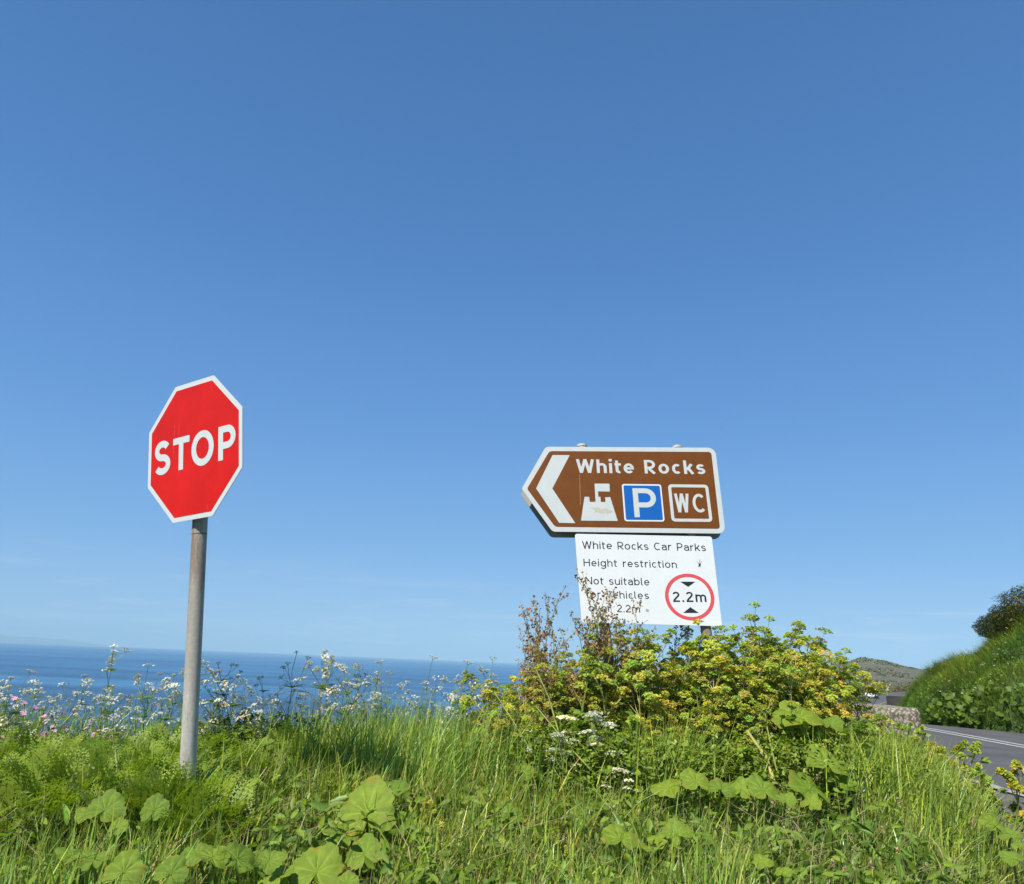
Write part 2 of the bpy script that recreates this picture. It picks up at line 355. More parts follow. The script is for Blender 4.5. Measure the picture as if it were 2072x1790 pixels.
# ------------------------------------------------------------------ lettering: even-width strokes with a round-shouldered road-sign shape
def arc(cx, cy, rx, ry, a0, a1, k=None):
    k = k or max(4, int(abs(a1-a0)/12)); return [(cx+rx*cos(radians(a0+(a1-a0)*i/k)), cy+ry*sin(radians(a0+(a1-a0)*i/k))) for i in range(k+1)]
def glyph(ch, w, wd=None):
    b = w/2; T = 1-b; X = .735-b; mid = X/2+b/2
    def W(d): return d if wd is None else wd
    if ch == 'S' or ch == 's':
        t = T if ch == 'S' else X; d = W(.66 if ch == 'S' else .50); r = (t-b)/4; rx = d/2-b; cx = d/2; my = (t+b)/2
        return [arc(cx, t-r, rx*.93, r, 28, 262, 18)+[(cx+rx*.1, my)]+arc(cx, b+r, rx, r, 72, -150, 18)], d
    if ch == 'T': d = W(.66); return [[(0, T), (d, T)], [(d/2, T-b), (d/2, 0)]], d
    if ch in 'Oo': t = T if ch == 'O' else X; d = W(.78 if ch == 'O' else .60); return [arc(d/2, (t+b)/2, d/2-b, (t-b)/2, 0, 360, 32)[:-1]+['c']], d
    if ch in 'PR':
        d = W(.62); lo = .42; r = (T-lo)/2; x1 = d-b-r
        st = [[(b, 0), (b, 1)], [(w, T), (x1, T)]+arc(x1, T-r, r, r, 90, -90, 14)[1:]+[(w, lo)]]
        if ch == 'R': st.append([(x1-.03, lo-b), (d-b*.7, 0)])
        return st, d
    if ch in 'W': d = W(1.0); return [[(b*.9, 1), (d*.27, 0)], [(d*.27, 0), (d*.5, 1)], [(d*.5, 1), (d*.73, 0)], [(d*.73, 0), (d-b*.9, 1)]], d
    if ch == 'v': d = W(.54); return [[(b*.9, .735), (d/2, .02), (d-b*.9, .735)]], d
    if ch in 'hn': d = W(.56); r = d/2-b; return [[(b, 0), (b, 1 if ch == 'h' else .735)], arc(d/2, X-r, r, r, 160, 0, 10)+[(d-b, 0)]], d
    if ch == 'u': d = W(.56); r = d/2-b; return [[(d-b, 0), (d-b, .735)], [(b, .735)]+arc(d/2, b+r, r, r, 180, 340, 10)], d
    if ch == 'm': d = W(.88); r = d/4-b/2; return [[(b, 0), (b, .735)], arc(b+r, X-r, r, r, 160, 0, 8)+[(b+2*r, 0)], arc(b+3*r, X-r, r, r, 160, 0, 8)+[(d-b, 0)]], d
    if ch == 'r': d = W(.36); r = .26; return [[(b, 0), (b, .735)], arc(b+r, X-r, r, r, 160, 80, 6)], d
    if ch == 'i': return [[(b, 0), (b, .735)], [(b, .86), (b, .86+w*1.1)]], w
    if ch == 'l': return [[(b, 1)]+[(b, b+.12)]+arc(b+.12, b+.12, .12, .12, 190, 275, 6)], w+.1
    if ch == 't': d = W(.36); r = .13; return [[(.13, .93)]+arc(.13+r, b+r, r, r, 180, 290, 7), [(.0, X), (.13-b, X)], [(.13+b, X), (d, X)]], d
    if ch == 'f': d = W(.38); r = .14; return [[(.15, 0)]+arc(.15+r, T-r, r, r, 180, 70, 7), [(0, X), (.15-b, X)], [(.15+b, X), (d-.03, X)]], d-.04
    if ch == 'e': d = W(.58); cy = (X+b)/2; return [[(w, cy), (d-b, cy)]+arc(d/2, cy, d/2-b, (X-b)/2, 8, 318, 24)], d
    if ch == 'c': d = W(.50); cy = (X+b)/2; return [arc(d/2+.02, cy, d/2-b+.02, (X-b)/2, 48, 312, 20)], d
    if ch == 'C': d = W(.68); return [arc(d/2+.03, (T+b)/2, d/2-b+.03, (T-b)/2, 48, 312, 24)], d
    if ch == 'a': d = W(.54); r = .20; return [arc(d/2-.02, X-.2, d/2-b+.02, .2, 150, 20, 9)+[(d-b, 0)], [(d-w, .44), (d/2, .44)]+arc(d/2-.03, (.44+b)/2, d/2-b-.03, (.44-b)/2, 90, 270, 10)+[(d/2, b), (d-w, b+.07)]], d
    if ch in 'gb':
        d = W(.60); cy = (X+b)/2; st = [arc(d/2, cy, d/2-b, (X-b)/2, 0, 360, 24)[:-1]+['c']]
        if ch == 'b': st.append([(b*.9, 0), (b*.9, 1)])
        else: st.append([(d-b*.9, .735)]+arc(d/2, -.08, d/2-b*.9, .17, 0, -150, 12))
        return st, d
    if ch == 'k': d = W(.54); return [[(b, 0), (b, 1)], [(w, .30), (d-b, .735)], [(w+.1, .40), (d-b*.5, 0)]], d
    if ch == 'H': d = W(.70); return [[(b, 0), (b, 1)], [(d-b, 0), (d-b, 1)], [(w, .52), (d-w, .52)]], d
    if ch == 'N': d = W(.74); return [[(b, 0), (b, 1)], [(d-b, 0), (d-b, 1)], [(b*1.3, .97), (d-b*1.3, .03)]], d
    if ch == '2': d = W(.56); r = d/2-b; return [arc(d/2, T-r, r, r, 165, -30, 14)+[(b*1.1, b*2.2), (b*1.1, b)][:1], [(0, b), (d, b)]], d
    if ch == '.': return [[(b, 0), (b, w*1.15)]], w
    return [], .32
def stroke_mesh(mb, pts, w, xf, y):
    closed = pts[-1] == 'c'; pts = [np.array(p, float) for p in (pts[:-1] if closed else pts)]; m_ = len(pts); L = []; R = []
    for i in range(m_):
        a = pts[i-1] if (i or closed) else None; c2 = pts[(i+1) % m_] if (i < m_-1 or closed) else None; p = pts[i]
        d1 = unit(p-a) if a is not None and np.linalg.norm(p-a) > 1e-6 else None; d2 = unit(c2-p) if c2 is not None and np.linalg.norm(c2-p) > 1e-6 else None
        if d1 is None: d1 = d2
        if d2 is None: d2 = d1
        n1 = V3(-d1[1], d1[0], 0)[:2]; n2 = V3(-d2[1], d2[0], 0)[:2]; nn = n1+n2; nn = unit(nn) if np.linalg.norm(nn) > 1e-3 else n1
        k = min(1/max(nn@n1, .35), 2.2); L.append(p+nn*w/2*k); R.append(p-nn*w/2*k)
    vs = []
    for a, b_ in zip(L, R):
        xa, za = xf(a); xb, zb = xf(b_); vs += [(xa, y, za), (xb, y, zb)]
    fs = [(2*i, 2*i+1, 2*((i+1) % m_)+1, 2*((i+1) % m_)) for i in range(m_ if closed else m_-1)]
    mb.add(vs, fs)
def write(mb, text, x0, x1, zb, H, w, y, zb1=None, gap=None, single=None):
    ws = [glyph(ch, w)[1] for ch in text]; tot = sum(ws); g = ((x1-x0)/H-tot)/max(1, len(text)-1); x = x0
    sc = 1.0
    if g < .09: sc = ((x1-x0)/H-.10*(len(text)-1))/tot; g = .10
    if g > .17: sc = min(1.22, ((x1-x0)/H-.16*(len(text)-1))/tot); g = ((x1-x0)/H-tot*sc)/max(1, len(text)-1)
    tilt = ((zb1-zb)/(x1-x0)) if zb1 is not None else 0
    for ch in text:
        st, d = glyph(ch, w)
        if single: mb = MB()
        for k, s in enumerate(st):
            stroke_mesh(mb, s, w, lambda p, x=x: (x+p[0]*H*sc, zb+(x+p[0]*H-x0)*tilt+p[1]*H), y-k*.00015)
        if single and st: mb.build('letter', single[0], single[1])
        x += (d*sc+g)*H
def plate(mb, outline, y0, y1):
    "flat plate: outline in (x, z), front at y0 (towards the viewer), back at y1"
    k = len(outline); vs = [(x, y0, z) for x, z in outline]+[(x, y1, z) for x, z in outline]
    area = sum(outline[i-1][0]*outline[i][1]-outline[i][0]*outline[i-1][1] for i in range(k))
    fr = tuple(range(k)) if area > 0 else tuple(range(k))[::-1]
    fs = [fr, tuple(i+k for i in fr[::-1])]
    for i in range(k):
        j = (i+1) % k; fs.append((i, j, j+k, i+k)[::-1] if area > 0 else (i, j, j+k, i+k))
    mb.add(vs, fs)
def rounded(pts, rad, n_=6):
    out = []; k = len(pts); rad = rad if isinstance(rad, (list, tuple)) else [rad]*k
    for i in range(k):
        p = np.array(pts[i], float); a = unit(np.array(pts[i-1], float)-p); c_ = unit(np.array(pts[(i+1) % k], float)-p)
        r = rad[i]
        if r == 0: out.append(tuple(p)); continue
        ang = math.acos(np.clip(a@c_, -1, 1)); t = r/math.tan(ang/2); p0 = p+a*t; p1 = p+c_*t; ctr = p+unit(a+c_)*r/sin(ang/2)
        a0 = math.atan2(*(p0-ctr)[::-1]); a1 = math.atan2(*(p1-ctr)[::-1]); dd = (a1-a0+pi) % (2*pi)-pi
        out += [tuple(ctr+r*np.array([cos(a0+dd*j/n_), sin(a0+dd*j/n_)])) for j in range(n_+1)]
    return out
def frame_strip(mb, outer, inner, y):
    k = len(outer); mb.add([(x, y, z) for x, z in outer]+[(x, y, z) for x, z in inner], [(i, (i+1) % k, (i+1) % k+k, i+k) for i in range(k)])

# ------------------------------------------------------------------ stop sign
def set_frame(e, M, t):
    m4 = Matrix([list(r) for r in M]).to_4x4(); e.matrix_world = Matrix.Translation((t[0], t[1], t[2]+EYE)) @ m4
def pole_mat():
    m, n, l, b = newmat('galvanised_pole')
    v = stretched(n, l, (14, 14, 1.6)); a = noise_tex(n, l, 2.2, 9, .72, v); a2 = noise_tex(n, l, 60, 4, .7)
    c = ramp(n, l, a, [(.30, (.31, .285, .235)), (.5, (.43, .41, .36)), (.72, (.54, .52, .475))])
    c = mixc(n, l, c, ramp(n, l, a2, [(.3, (.82, .82, .82)), (.7, (1.12, 1.12, 1.12))]), 1.0, 'MULTIPLY')
    tc = n.new('ShaderNodeTexCoord'); sp = n.new('ShaderNodeSeparateXYZ'); l.new(tc.outputs['Object'], sp.inputs[0])
    mr_ = n.new('ShaderNodeMapRange'); l.new(sp.outputs[2], mr_.inputs[0]); mr_.inputs[1].default_value = -1.35; mr_.inputs[2].default_value = -.45
    rust = n.new('ShaderNodeMath'); rust.operation = 'MULTIPLY'; l.new(mr_.outputs[0], rust.inputs[0]); l.new(ramp(n, l, a, [(.38, (0, 0, 0)), (.58, (.85, .85, .85))]), rust.inputs[1])
    c = mixc(n, l, c, (.17, .10, .055), rust.outputs[0]); l.new(c, b.inputs['Base Color'])
    b.inputs['Roughness'].default_value = .62; b.inputs['Metallic'].default_value = 0; bump(n, l, b, a2, .35, .002); return m
M_pole = pole_mat()
M1 = np.array([[0.8608248715513352, 0.4946928718832493, -0.11941316102698295], [-0.5052417190332776, 0.8588632372902633, -0.08417092716319732], [0.06092081636724462, 0.13278893831609953, 0.9892703129044285]])
T1 = np.array([-1.687265370572822, 3.6838068201862275, 1.0114446962927501])
stop = thing('stop_sign', 'red octagonal STOP sign with white border on a grey metal pole', 'road sign')
set_frame(stop, M1, T1)
r = .375; h_ = r*math.tan(pi/8); OCT = [(-h_, r), (h_, r), (r, h_), (r, -h_), (h_, -r), (-h_, -r), (-r, -h_), (-r, h_)]
mb = MB(); plate(mb, rounded(OCT, .012, 3), 0, .004); bp_ = mb.build('sign_plate', M_white, stop)
k_ = (.375-.026)/.375; mb = MB(); plate(mb, [(x*k_, z*k_) for x, z in OCT], -.0012, -.0002); mb.build('red_face', M_red, stop)
for ch, x0, x1 in (('S', -.320, -.184), ('T', -.163, -.029), ('O', -.012, .163), ('P', .198, .328)):
    mb = MB(); H = .180; w = .036/H; zb = -.098
    if ch in 'SO': H = .190; zb = -.102; w = .037/H
    st, d = glyph(ch, w, (x1-x0)/H)
    for k, s in enumerate(st): stroke_mesh(mb, s, w, lambda p: (x0+p[0]*H, zb+p[1]*H), -.0022-k*.0003)
    mb.build('letter', M_white, stop, label='white letter '+ch)
Mscr = plain('scratched_red', (.72, .10, .08), .5)
for xa, za, xb, zb2 in ((-.155, .16, -.16, .0), (-.12, .155, -.115, -.13), (.115, -.31, .12, -.34)):
    mb = MB(); mb.add([(xa, -.0016, za), (xa+.0022, -.0016, za), (xb+.0018, -.0016, zb2), (xb, -.0016, zb2)], [(0, 1, 2, 3)]); mb.build('scratch', Mscr, stop)
# the pole: world points brought into the sign's frame
Mi = M1.T
def loc1(p): return Mi @ (np.array(p)-np.array([0, 0, EYE])-T1)
ptop = V3(.068, .058, .30); 
pb = loc1(at(379, 1572, 3.80)); pc = loc1(at(405, 1052, 3.7865))
dirp = unit(pb-pc); ptop = pc-dirp*.62; pbot = pb+dirp*.55
ptop[1] = .052; pc2 = pc.copy(); 
mb = MB(); 
# keep the tube behind the plate: shift so that the surface clears it
mb.tube([ptop, pc, pb, pbot], .038, .038, 24, cap=True); mb.build('pole', M_pole, stop, smoothed=False)
for p_ in bpy.data.objects['pole'].data.polygons: p_.use_smooth = len(p_.vertices) == 4
mb = MB(); mb.tube([pc+dirp*.075, pc+dirp*.079], .0388, .0388, 24); mb.build('pole_seam', plain('rusty_band', (.13, .07, .04), .8), stop)
for zz in (.16, -.2):
    mb = MB(); q0 = pc+(ptop-pc)*((zz+.38)/.68); mb.tube([q0-dirp*.018, q0+dirp*.018], .0425, .0425, 20, cap=True)
    mb.box((q0[0]-.07, .004, q0[2]-.016), (q0[0]+.07, max(.012, q0[1]-.034), q0[2]+.016)); mb.build('bracket', M_darkmetal, stop)

# ------------------------------------------------------------------ brown direction sign with the white notice below
M2 = np.array([[0.9984214346789535, -0.033257169866151876, -0.045261456296875016], [0.03891565562638989, 0.9906834650269858, 0.13050610663601842], [0.040499512599391066, -0.13206147346829622, 0.9904138310345796]])
T2 = np.array([1.2117307800628834, 6.227249092897666, 0.7293636432897368])
ds = thing('direction_sign', 'brown arrow-shaped White Rocks tourist sign over a white height restriction notice on two grey posts', 'road sign')
set_frame(ds, M2, T2)
def arrowshape(i):
    return rounded([(-1.073+i*1.1, .809), (-.845+i*.75, 1.224-i), (.742-i, 1.238-i), (.730-i, .406+i), (-.808+i*.55, .411+i)], [.03, .05, max(.07-i, .02), max(.07-i, .02), .05], 6)
bpn = link('brown_panel', None, ds); mb = MB(); plate(mb, arrowshape(0), 0, .006); bpn2 = mb.build('sign_plate', M_offwhite, bpn)
mb = MB(); plate(mb, arrowshape(.044), -.0015, -.0003); mb.build('brown_face', M_brownface, bpn)
mb = MB(); plate(mb, [(-.785, 1.140), (-.627, 1.141), (-.797, .812), (-.604, .489), (-.746, .491), (-.943, .812)], -.0032, -.0018); mb.build('chevron', M_offwhite, bpn)
write(None, 'White', -.571, -.042, .968, .134, .170, -.0030, single=(M_offwhite, bpn)); write(None, 'Rocks', .056, .619, .969, .134, .170, -.0030, single=(M_offwhite, bpn))
mb = MB(); plate(mb, [(-.552, .513), (-.225, .513), (-.278, .736), (-.324, .734), (-.324, .689), (-.366, .689), (-.366, .738), (-.385, .738), (-.385, .790), (-.279, .789), (-.277, .865), (-.413, .864), (-.413, .689), (-.465, .689), (-.468, .736), (-.510, .737)], -.0032, -.0018)
mb.build('castle_symbol', M_offwhite, bpn)
st_ = [(-.377+(.085+.02*sin(3*a)+.012*sin(5*a+1))*cos(a)+.01, .608+(.030+.010*sin(2*a+1)+.006*sin(7*a))*sin(a)-.18*(.085*cos(a))) for a in np.linspace(0, 2*pi, 40)[:-1]]
mb = MB(); plate(mb, st_, -.0040, -.0034); mb.build('stain', M_stain, bpn)
mb = MB(); mb.add([(-.545, -.002, .955), (-.543, -.002, .955), (-.549, -.002, .66), (-.551, -.002, .66)], [(0, 1, 2, 3)]); mb.build('scratch', plain('pale_scratch', (.5, .35, .25), .6), bpn)
mb = MB(); plate(mb, rounded([(-.165, .864), (.195, .864), (.195, .511), (-.165, .511)], .022), -.0030, -.0018); mb.build('parking_symbol_border', M_white, bpn)
mb = MB(); plate(mb, rounded([(-.151, .850), (.181, .850), (.181, .525), (-.151, .525)], .012), -.0042, -.0031); mb.build('blue_square', M_blue, bpn)
mb = MB(); H = .274; st, d = glyph('P', .047/H, .207/H)
for k, s in enumerate(st): stroke_mesh(mb, s, .047/H, lambda p: (-.072+p[0]*H, .549+p[1]*H), -.0052-k*.0003)
mb.build('letter', M_offwhite, bpn, label='white letter P on blue')
mb = MB(); o_ = rounded([(.257, .866), (.627, .866), (.627, .512), (.257, .512)], .034); i_ = rounded([(.285, .838), (.599, .838), (.599, .540), (.285, .540)], .012)
frame_strip(mb, o_, i_, -.0030); mb.build('toilet_symbol_border', M_offwhite, bpn)
H = .178
for ch, x0, x1 in (('W', .305, .436), ('C', .466, .580)):
    st, d = glyph(ch, .026/H, (x1-x0)/H)
    mb = MB()
    for k, s in enumerate(st): stroke_mesh(mb, s, .026/H, lambda p: (x0+p[0]*H, .599+p[1]*H), -.0030-k*.0002)
    mb.build('letter', M_offwhite, bpn, label='white letter '+ch+' of the toilet symbol')
mb = MB(); plate(mb, [(x-.0, z-.012) for x, z in arrowshape(-.002)], .125, .131); mb.build('back_panel', plain('back_panel_metal', (.30, .30, .28), .6), ds)
wpn = link('white_panel', None, ds)
mb = MB(); plate(mb, rounded([(-.612, .393), (.602, .378), (.594, -.401), (-.588, -.372)], .02), 0, .005); mb.build('sign_plate', M_white, wpn)
def line(txt, x0, x1, z0, z1, H, w=.112):
    mb = MB(); words = txt.split(' ')
    write(mb, txt, x0, x1, z0, H, w, -.0012, z1); mb.build('lettering', M_black, wpn, label='black words '+txt, kind='stuff')
line('White Rocks Car Parks', -.552, .536, .260, .245, .067); line('Height restriction', -.548, .263, .105, .093, .064)
line('Not suitable', -.540, .010, -.052, -.060, .064); line('for vehicles', -.540, -.005, -.166, -.176, .062); line('over 2.2m', -.525, -.09, -.281, -.290, .062)
mb = MB(); c0 = (.346, -.155)
frame_strip(mb, [(c0[0]+.212*cos(a), c0[1]+.199*sin(a)) for a in np.linspace(0, 2*pi, 65)[:-1]], [(c0[0]+.181*cos(a), c0[1]+.170*sin(a)) for a in np.linspace(0, 2*pi, 65)[:-1]], -.0012)
mb.build('red_ring', M_ring, wpn)
for tr in ([(.278, -.026), (.408, -.026), (.342, -.070)], [(.276, -.291), (.408, -.291), (.342, -.243)]):
    mb = MB(); plate(mb, tr, -.0016, -.0006); mb.build('triangle', M_black, wpn)
mb = MB(); write(mb, '2.2m', .200, .487, -.199, .086, .145, -.0014); mb.build('lettering', M_black, wpn, label='black 2.2m in the red ring', kind='stuff')
mb = MB()                                   # splatter of dark bird lime near the top right
for k in range(14):
    a = random.uniform(0, 2*pi); rr_ = random.uniform(.002, .014); x, z = .463+random.gauss(0, .007), .118+random.gauss(0, .008)
    mb.add([(x+rr_*.55*cos(t+a)*(1+.5*sin(3*t)), -.0014-.00012*k, z+rr_*.7*sin(t)) for t in np.linspace(0, 2*pi, 9)[:-1]], [tuple(range(8))])
for dx, dz, ax, az_ in ((-.012, .018, -.022, .045), (.012, .018, .022, .048), (.0, .03, .004, .058)):
    x, z = .463+dx*.6, .128; mb.add([(x, -.0011, z), (x+.004, -.0011, z), (.463+ax+.002, -.0011, .112+az_), (.463+ax, -.0011, .112+az_)], [(0, 1, 2, 3)])
mb.build('splatter', M_black, wpn, kind='stuff')
mb = MB(); mb.add([(-.029+.014*cos(t), -.0012, -.271+.013*sin(t)) for t in np.linspace(0, 2*pi, 17)[:-1]], [tuple(range(16))]); mb.build('grey_dent', plain('chipped_spot', (.36, .30, .33), .8, .3, 80), wpn)
posts = []
for xt, xb in ((-.500, -.372), (.402, .482)):
    mb = MB(); dx = (xb-xt)/1.875; f = lambda z: xt+(1.258-z)*dx
    mb.tube([(f(1.262), .062, 1.262), (f(0), .062, 0), (f(-2.25), .062, -2.25)], .044, .044, 24, cap=True)
    po = mb.build('post', M_pole, ds)
    for p_ in po.data.polygons: p_.use_smooth = len(p_.vertices) == 4
    mb = MB(); mb.tube([(f(1.26), .062, 1.250), (f(1.26), .062, 1.272)], .048, .047, 20, cap=True); mb.tube([(f(1.26), .062, 1.272), (f(1.26), .062, 1.278)], .047, .02, 20, cap=True); mb.build('post_cap', M_greycap, po)
for z, a, bb in ((1.10, -.78, .68), (.55, -.78, .68), (.30, -.56, .55), (-.30, -.54, .54)):
    mb = MB(); mb.box((a, .006, z-.02), (bb, .018, z+.02)); mb.build('mounting_rail', M_darkmetal, ds)

# ------------------------------------------------------------------ weathered concrete block by the road
m, n, l, b = newmat('aggregate_concrete')
vo = n.new('ShaderNodeTexVoronoi'); vo.inputs['Scale'].default_value = 26; tc = n.new('ShaderNodeTexCoord'); l.new(tc.outputs['Object'], vo.inputs['Vector'])
c = mixc(n, l, ramp(n, l, vo.outputs['Distance'], [(.1, (.52, .48, .39)), (.38, (.36, .325, .25)), (.6, (.14, .12, .09))]), ramp(n, l, noise_tex(n, l, 3, 6), [(.3, (.7, .68, .6)), (.7, (1.2, 1.2, 1.2))]), 1.0, 'MULTIPLY')
vs_ = n.new('ShaderNodeMix'); vs_.data_type = 'RGBA'; vs_.blend_type = 'MULTIPLY'; vs_.inputs[0].default_value = .12; l.new(c, vs_.inputs[6]); l.new(vo.outputs['Color'], vs_.inputs[7])
l.new(vs_.outputs[2], b.inputs['Base Color']); b.inputs['Roughness'].default_value = .95; M_agg = m
def rough_box(sx, sy, sz, r, amp, res=.035, seed=0):
    "rounded block with a pitted surface, base centre at the origin"
    vs = []; fs = []
    def face(o, u, v, nu, nv):
        k = len(vs)
        for i in range(nu+1):
            for j in range(nv+1): vs.append(o+u*i/nu+v*j/nv)
        for i in range(nu):
            for j in range(nv): fs.append((k+i*(nv+1)+j, k+(i+1)*(nv+1)+j, k+(i+1)*(nv+1)+j+1, k+i*(nv+1)+j+1))
    X, Y, Z = V3(sx, 0, 0), V3(0, sy, 0), V3(0, 0, sz); o = V3(-sx/2, -sy/2, 0); nx, ny, nz_ = [max(2, int(q/res)) for q in (sx, sy, sz)]
    face(o, X, Z, nx, nz_); face(o+Y, Z, X, nz_, nx); face(o, Z, Y, nz_, ny); face(o+X, Y, Z, ny, nz_); face(o+Z, X, Y, nx, ny); face(o, Y, X, ny, nx)
    out = []
    for p in vs:
        c_ = V3(0, 0, sz/2); hh = V3(sx/2, sy/2, sz/2); q = p-c_; inner = np.clip(q, -(hh-r), hh-r); d = q-inner
        if np.linalg.norm(d) > 1e-6: q = inner+unit(d)*r
        nz0 = mnoise.noise(Vector(q*2.2)+Vector((seed, 0, 0)))*amp*1.6+mnoise.noise(Vector(q*22))*amp*.8
        out.append(c_+q*(1+nz0/np.linalg.norm(hh)))
    mb = MB(); mb.add(out, fs); return mb
pB = at(1790, 1512, 12.3); slab_top = pB.z
blk = thing('concrete_block', 'large pitted concrete block with rounded edges lying at the roadside', 'block', (at(1834, 1460, 12.3).x-1.12, 12.3, slab_top), radians(9))
rough_box(2.3, 1.0, .62, .09, .03).build('block_body', M_agg, blk, True)
mb = rough_box(2.5, 1.15, .5, .04, .02, .06, 3); mb.v = [(x-.05, y, z-.54) for x, y, z in mb.v]; mb.build('base_slab', plain('grey_slab_concrete', (.30, .27, .23), .9, .2, 8, bmp=.5), blk, True)

# ------------------------------------------------------------------ the high bank across the road
FOOT = [(26, -6, 0), (22.0, 8, 0), (19.2, 17, 0), (17.45, 25.4, 0), (16.9, 27.6, 0), (16.6, 29.4, -.05), (18.0, 34, -.3), (21.5, 41, -.8), (27, 52, -1.6)]
RIDGE = [(40, -4, 8), (33, 12, 7), (27.0, 22, 5.9), (22.5, 31.0, 4.15), (21.9, 33.6, 2.88), (21.7, 36.4, 2.12), (22.3, 39.2, 1.6), (25.5, 47, .2), (31, 58, -.9)]
fo, ri = catmull(FOOT, 8), catmull(RIDGE, 8); NT = 18
prof_t = [(0, 0), (.03, .10), (.1, .24), (.22, .40), (.38, .56), (.55, .70), (.72, .83), (.87, .93), (1, 1), (1.15, 1.02), (1.5, .98), (2.3, .7), (3.2, .2)]
BV = []; 
for a, r_ in zip(fo, ri):
    for t, hz in prof_t:
        p = a+(r_-a)*t; z = a[2]-.05+(r_[2]-a[2])*hz; jj_ = .5*mnoise.noise(Vector((p[0]*.5, p[1]*.5, 2)))+.1*mnoise.noise(Vector((p[0]*1.7, p[1]*1.7, 5)))
        BV.append((p[0]+jj_*(t > 0), p[1], z+jj_*(0 < t)))
BV = np.array(BV); nP = len(prof_t); nB = len(fo)
BF = [(i*nP+j, (i+1)*nP+j, (i+1)*nP+j+1, i*nP+j+1) for i in range(nB-1) for j in range(nP-1)]
m, n, l, b = newmat('bank_turf'); nz1 = noise_tex(n, l, .5, 8, .7); nz2 = noise_tex(n, l, 6, 5, .7)
c = mixc(n, l, ramp(n, l, nz1, [(.35, (.04, .06, .016)), (.55, (.055, .095, .02)), (.72, (.10, .11, .035))]), ramp(n, l, nz2, [(.3, (.6, .6, .6)), (.7, (1.2, 1.2, 1.2))]), 1.0, 'MULTIPLY')
l.new(c, b.inputs['Base Color']); b.inputs['Roughness'].default_value = .95
me = bpy.data.meshes.new('bank'); me.from_pydata(BV.tolist(), [], BF); me.materials.append(m); me.polygons.foreach_set('use_smooth', [True]*len(BF)); me.update()
link('bank', me, kind='structure')

# where the big-leaved plants grow: (xd, yd, Y, leaf radius on screen, nod, turn)
BB = [
 ('big rounded leaves at bottom centre, the brightest large clump in the grass', [(742, 1650, 4.05, 58, 50, 90), (800, 1680, 4.15, 38, 40, 60), (745, 1590, 4.35, 42, 35, 100), (792, 1595, 4.5, 36, 25, 40), (700, 1690, 3.95, 34, 40, 150), (790, 1712, 3.95, 34, 20, 10), (738, 1728, 3.8, 36, 40, 100), (660, 1650, 4.3, 36, 15, 160)]),
 ('pair of upright round leaves in the grass left of the pole foot', [(212, 1635, 3.5, 34, 60, 90), (238, 1668, 3.4, 30, 50, 60), (312, 1640, 3.5, 36, 62, 90), (175, 1655, 3.6, 24, 30, 140)]),
 ('round leaves at the bottom left corner of the verge', [(188, 1745, 2.95, 42, 35, 120), (250, 1770, 2.85, 36, 50, 90), (345, 1772, 2.85, 48, 50, 80), (148, 1730, 3.05, 30, 20, 160)]),
 ('broad leaves casting dark shade under the stop sign', [(430, 1740, 3.1, 46, 28, 100), (480, 1735, 3.15, 36, 20, 50), (400, 1722, 3.2, 34, 20, 150), (545, 1745, 3.1, 34, 40, 60)]),
 ('broad leaves cut off by the bottom edge left of centre', [(640, 1765, 3.15, 50, 42, 90), (700, 1780, 3.1, 40, 50, 60), (565, 1778, 3.1, 38, 40, 120)]),
 ('big dark green leaf standing out at the right of the thicket, below the block', [(1620, 1455, 5.6, 55, 40, 90), (1680, 1462, 5.65, 45, 42, 60), (1590, 1460, 5.75, 34, 30, 140)]),
 ('lighter leaves hanging under the big dark leaf at the right of the thicket', [(1672, 1545, 5.2, 52, 50, 80), (1640, 1590, 5.0, 48, 40, 120), (1700, 1580, 5.15, 40, 40, 40)]),
 ('wide pale leaves right of centre at the front of the thicket', [(1408, 1578, 4.85, 48, 30, 100), (1460, 1590, 4.8, 40, 25, 60), (1355, 1585, 4.9, 34, 25, 140), (1500, 1600, 4.8, 36, 30, 40)]),
 ('leaves in a row below the right post, in front of the broken stalks', [(1545, 1605, 4.75, 44, 40, 100), (1590, 1625, 4.7, 38, 35, 60), (1640, 1630, 4.7, 34, 30, 30)]),
 ('two flat leaves low in the grass right of centre', [(1370, 1690, 4.15, 46, 30, 100), (1335, 1705, 4.1, 30, 25, 150), (1425, 1698, 4.15, 26, 25, 40)]),
 ('single shaded leaf low in the grass below the notice', [(1255, 1705, 4.0, 44, 18, 90), (1300, 1712, 4.0, 30, 15, 30)]),
 ('pale leaves in the grass between the centre clump and the thicket', [(1030, 1650, 4.45, 38, 30, 90), (1080, 1680, 4.3, 34, 25, 60), (985, 1615, 4.7, 30, 30, 120), (950, 1625, 4.6, 26, 30, 140)]),
 ('small leaves in the short grass at bottom right', [(1545, 1752, 3.75, 32, 30, 90), (1585, 1768, 3.65, 26, 30, 40), (1500, 1742, 3.8, 22, 25, 140)]),
 ('leaves at the lower right corner beside the road', [(2010, 1675, 4.9, 26, 35, 90), (2045, 1690, 4.8, 30, 30, 60), (2062, 1710, 4.7, 26, 25, 30), (2050, 1735, 4.5, 22, 30, 100)]),
 ('yellowing leaves in the middle of the grass behind the centre clump', [(800, 1560, 4.9, 26, 50, 90), (770, 1545, 5.0, 22, 40, 120), (540, 1510, 5.0, 22, 50, 90), (1060, 1560, 5.1, 24, 40, 60)]),
 ('large leaf half hidden in the thicket left of the white flowers', [(1055, 1590, 5.2, 40, 60, 90), (1120, 1600, 5.2, 30, 30, 50)]),
]
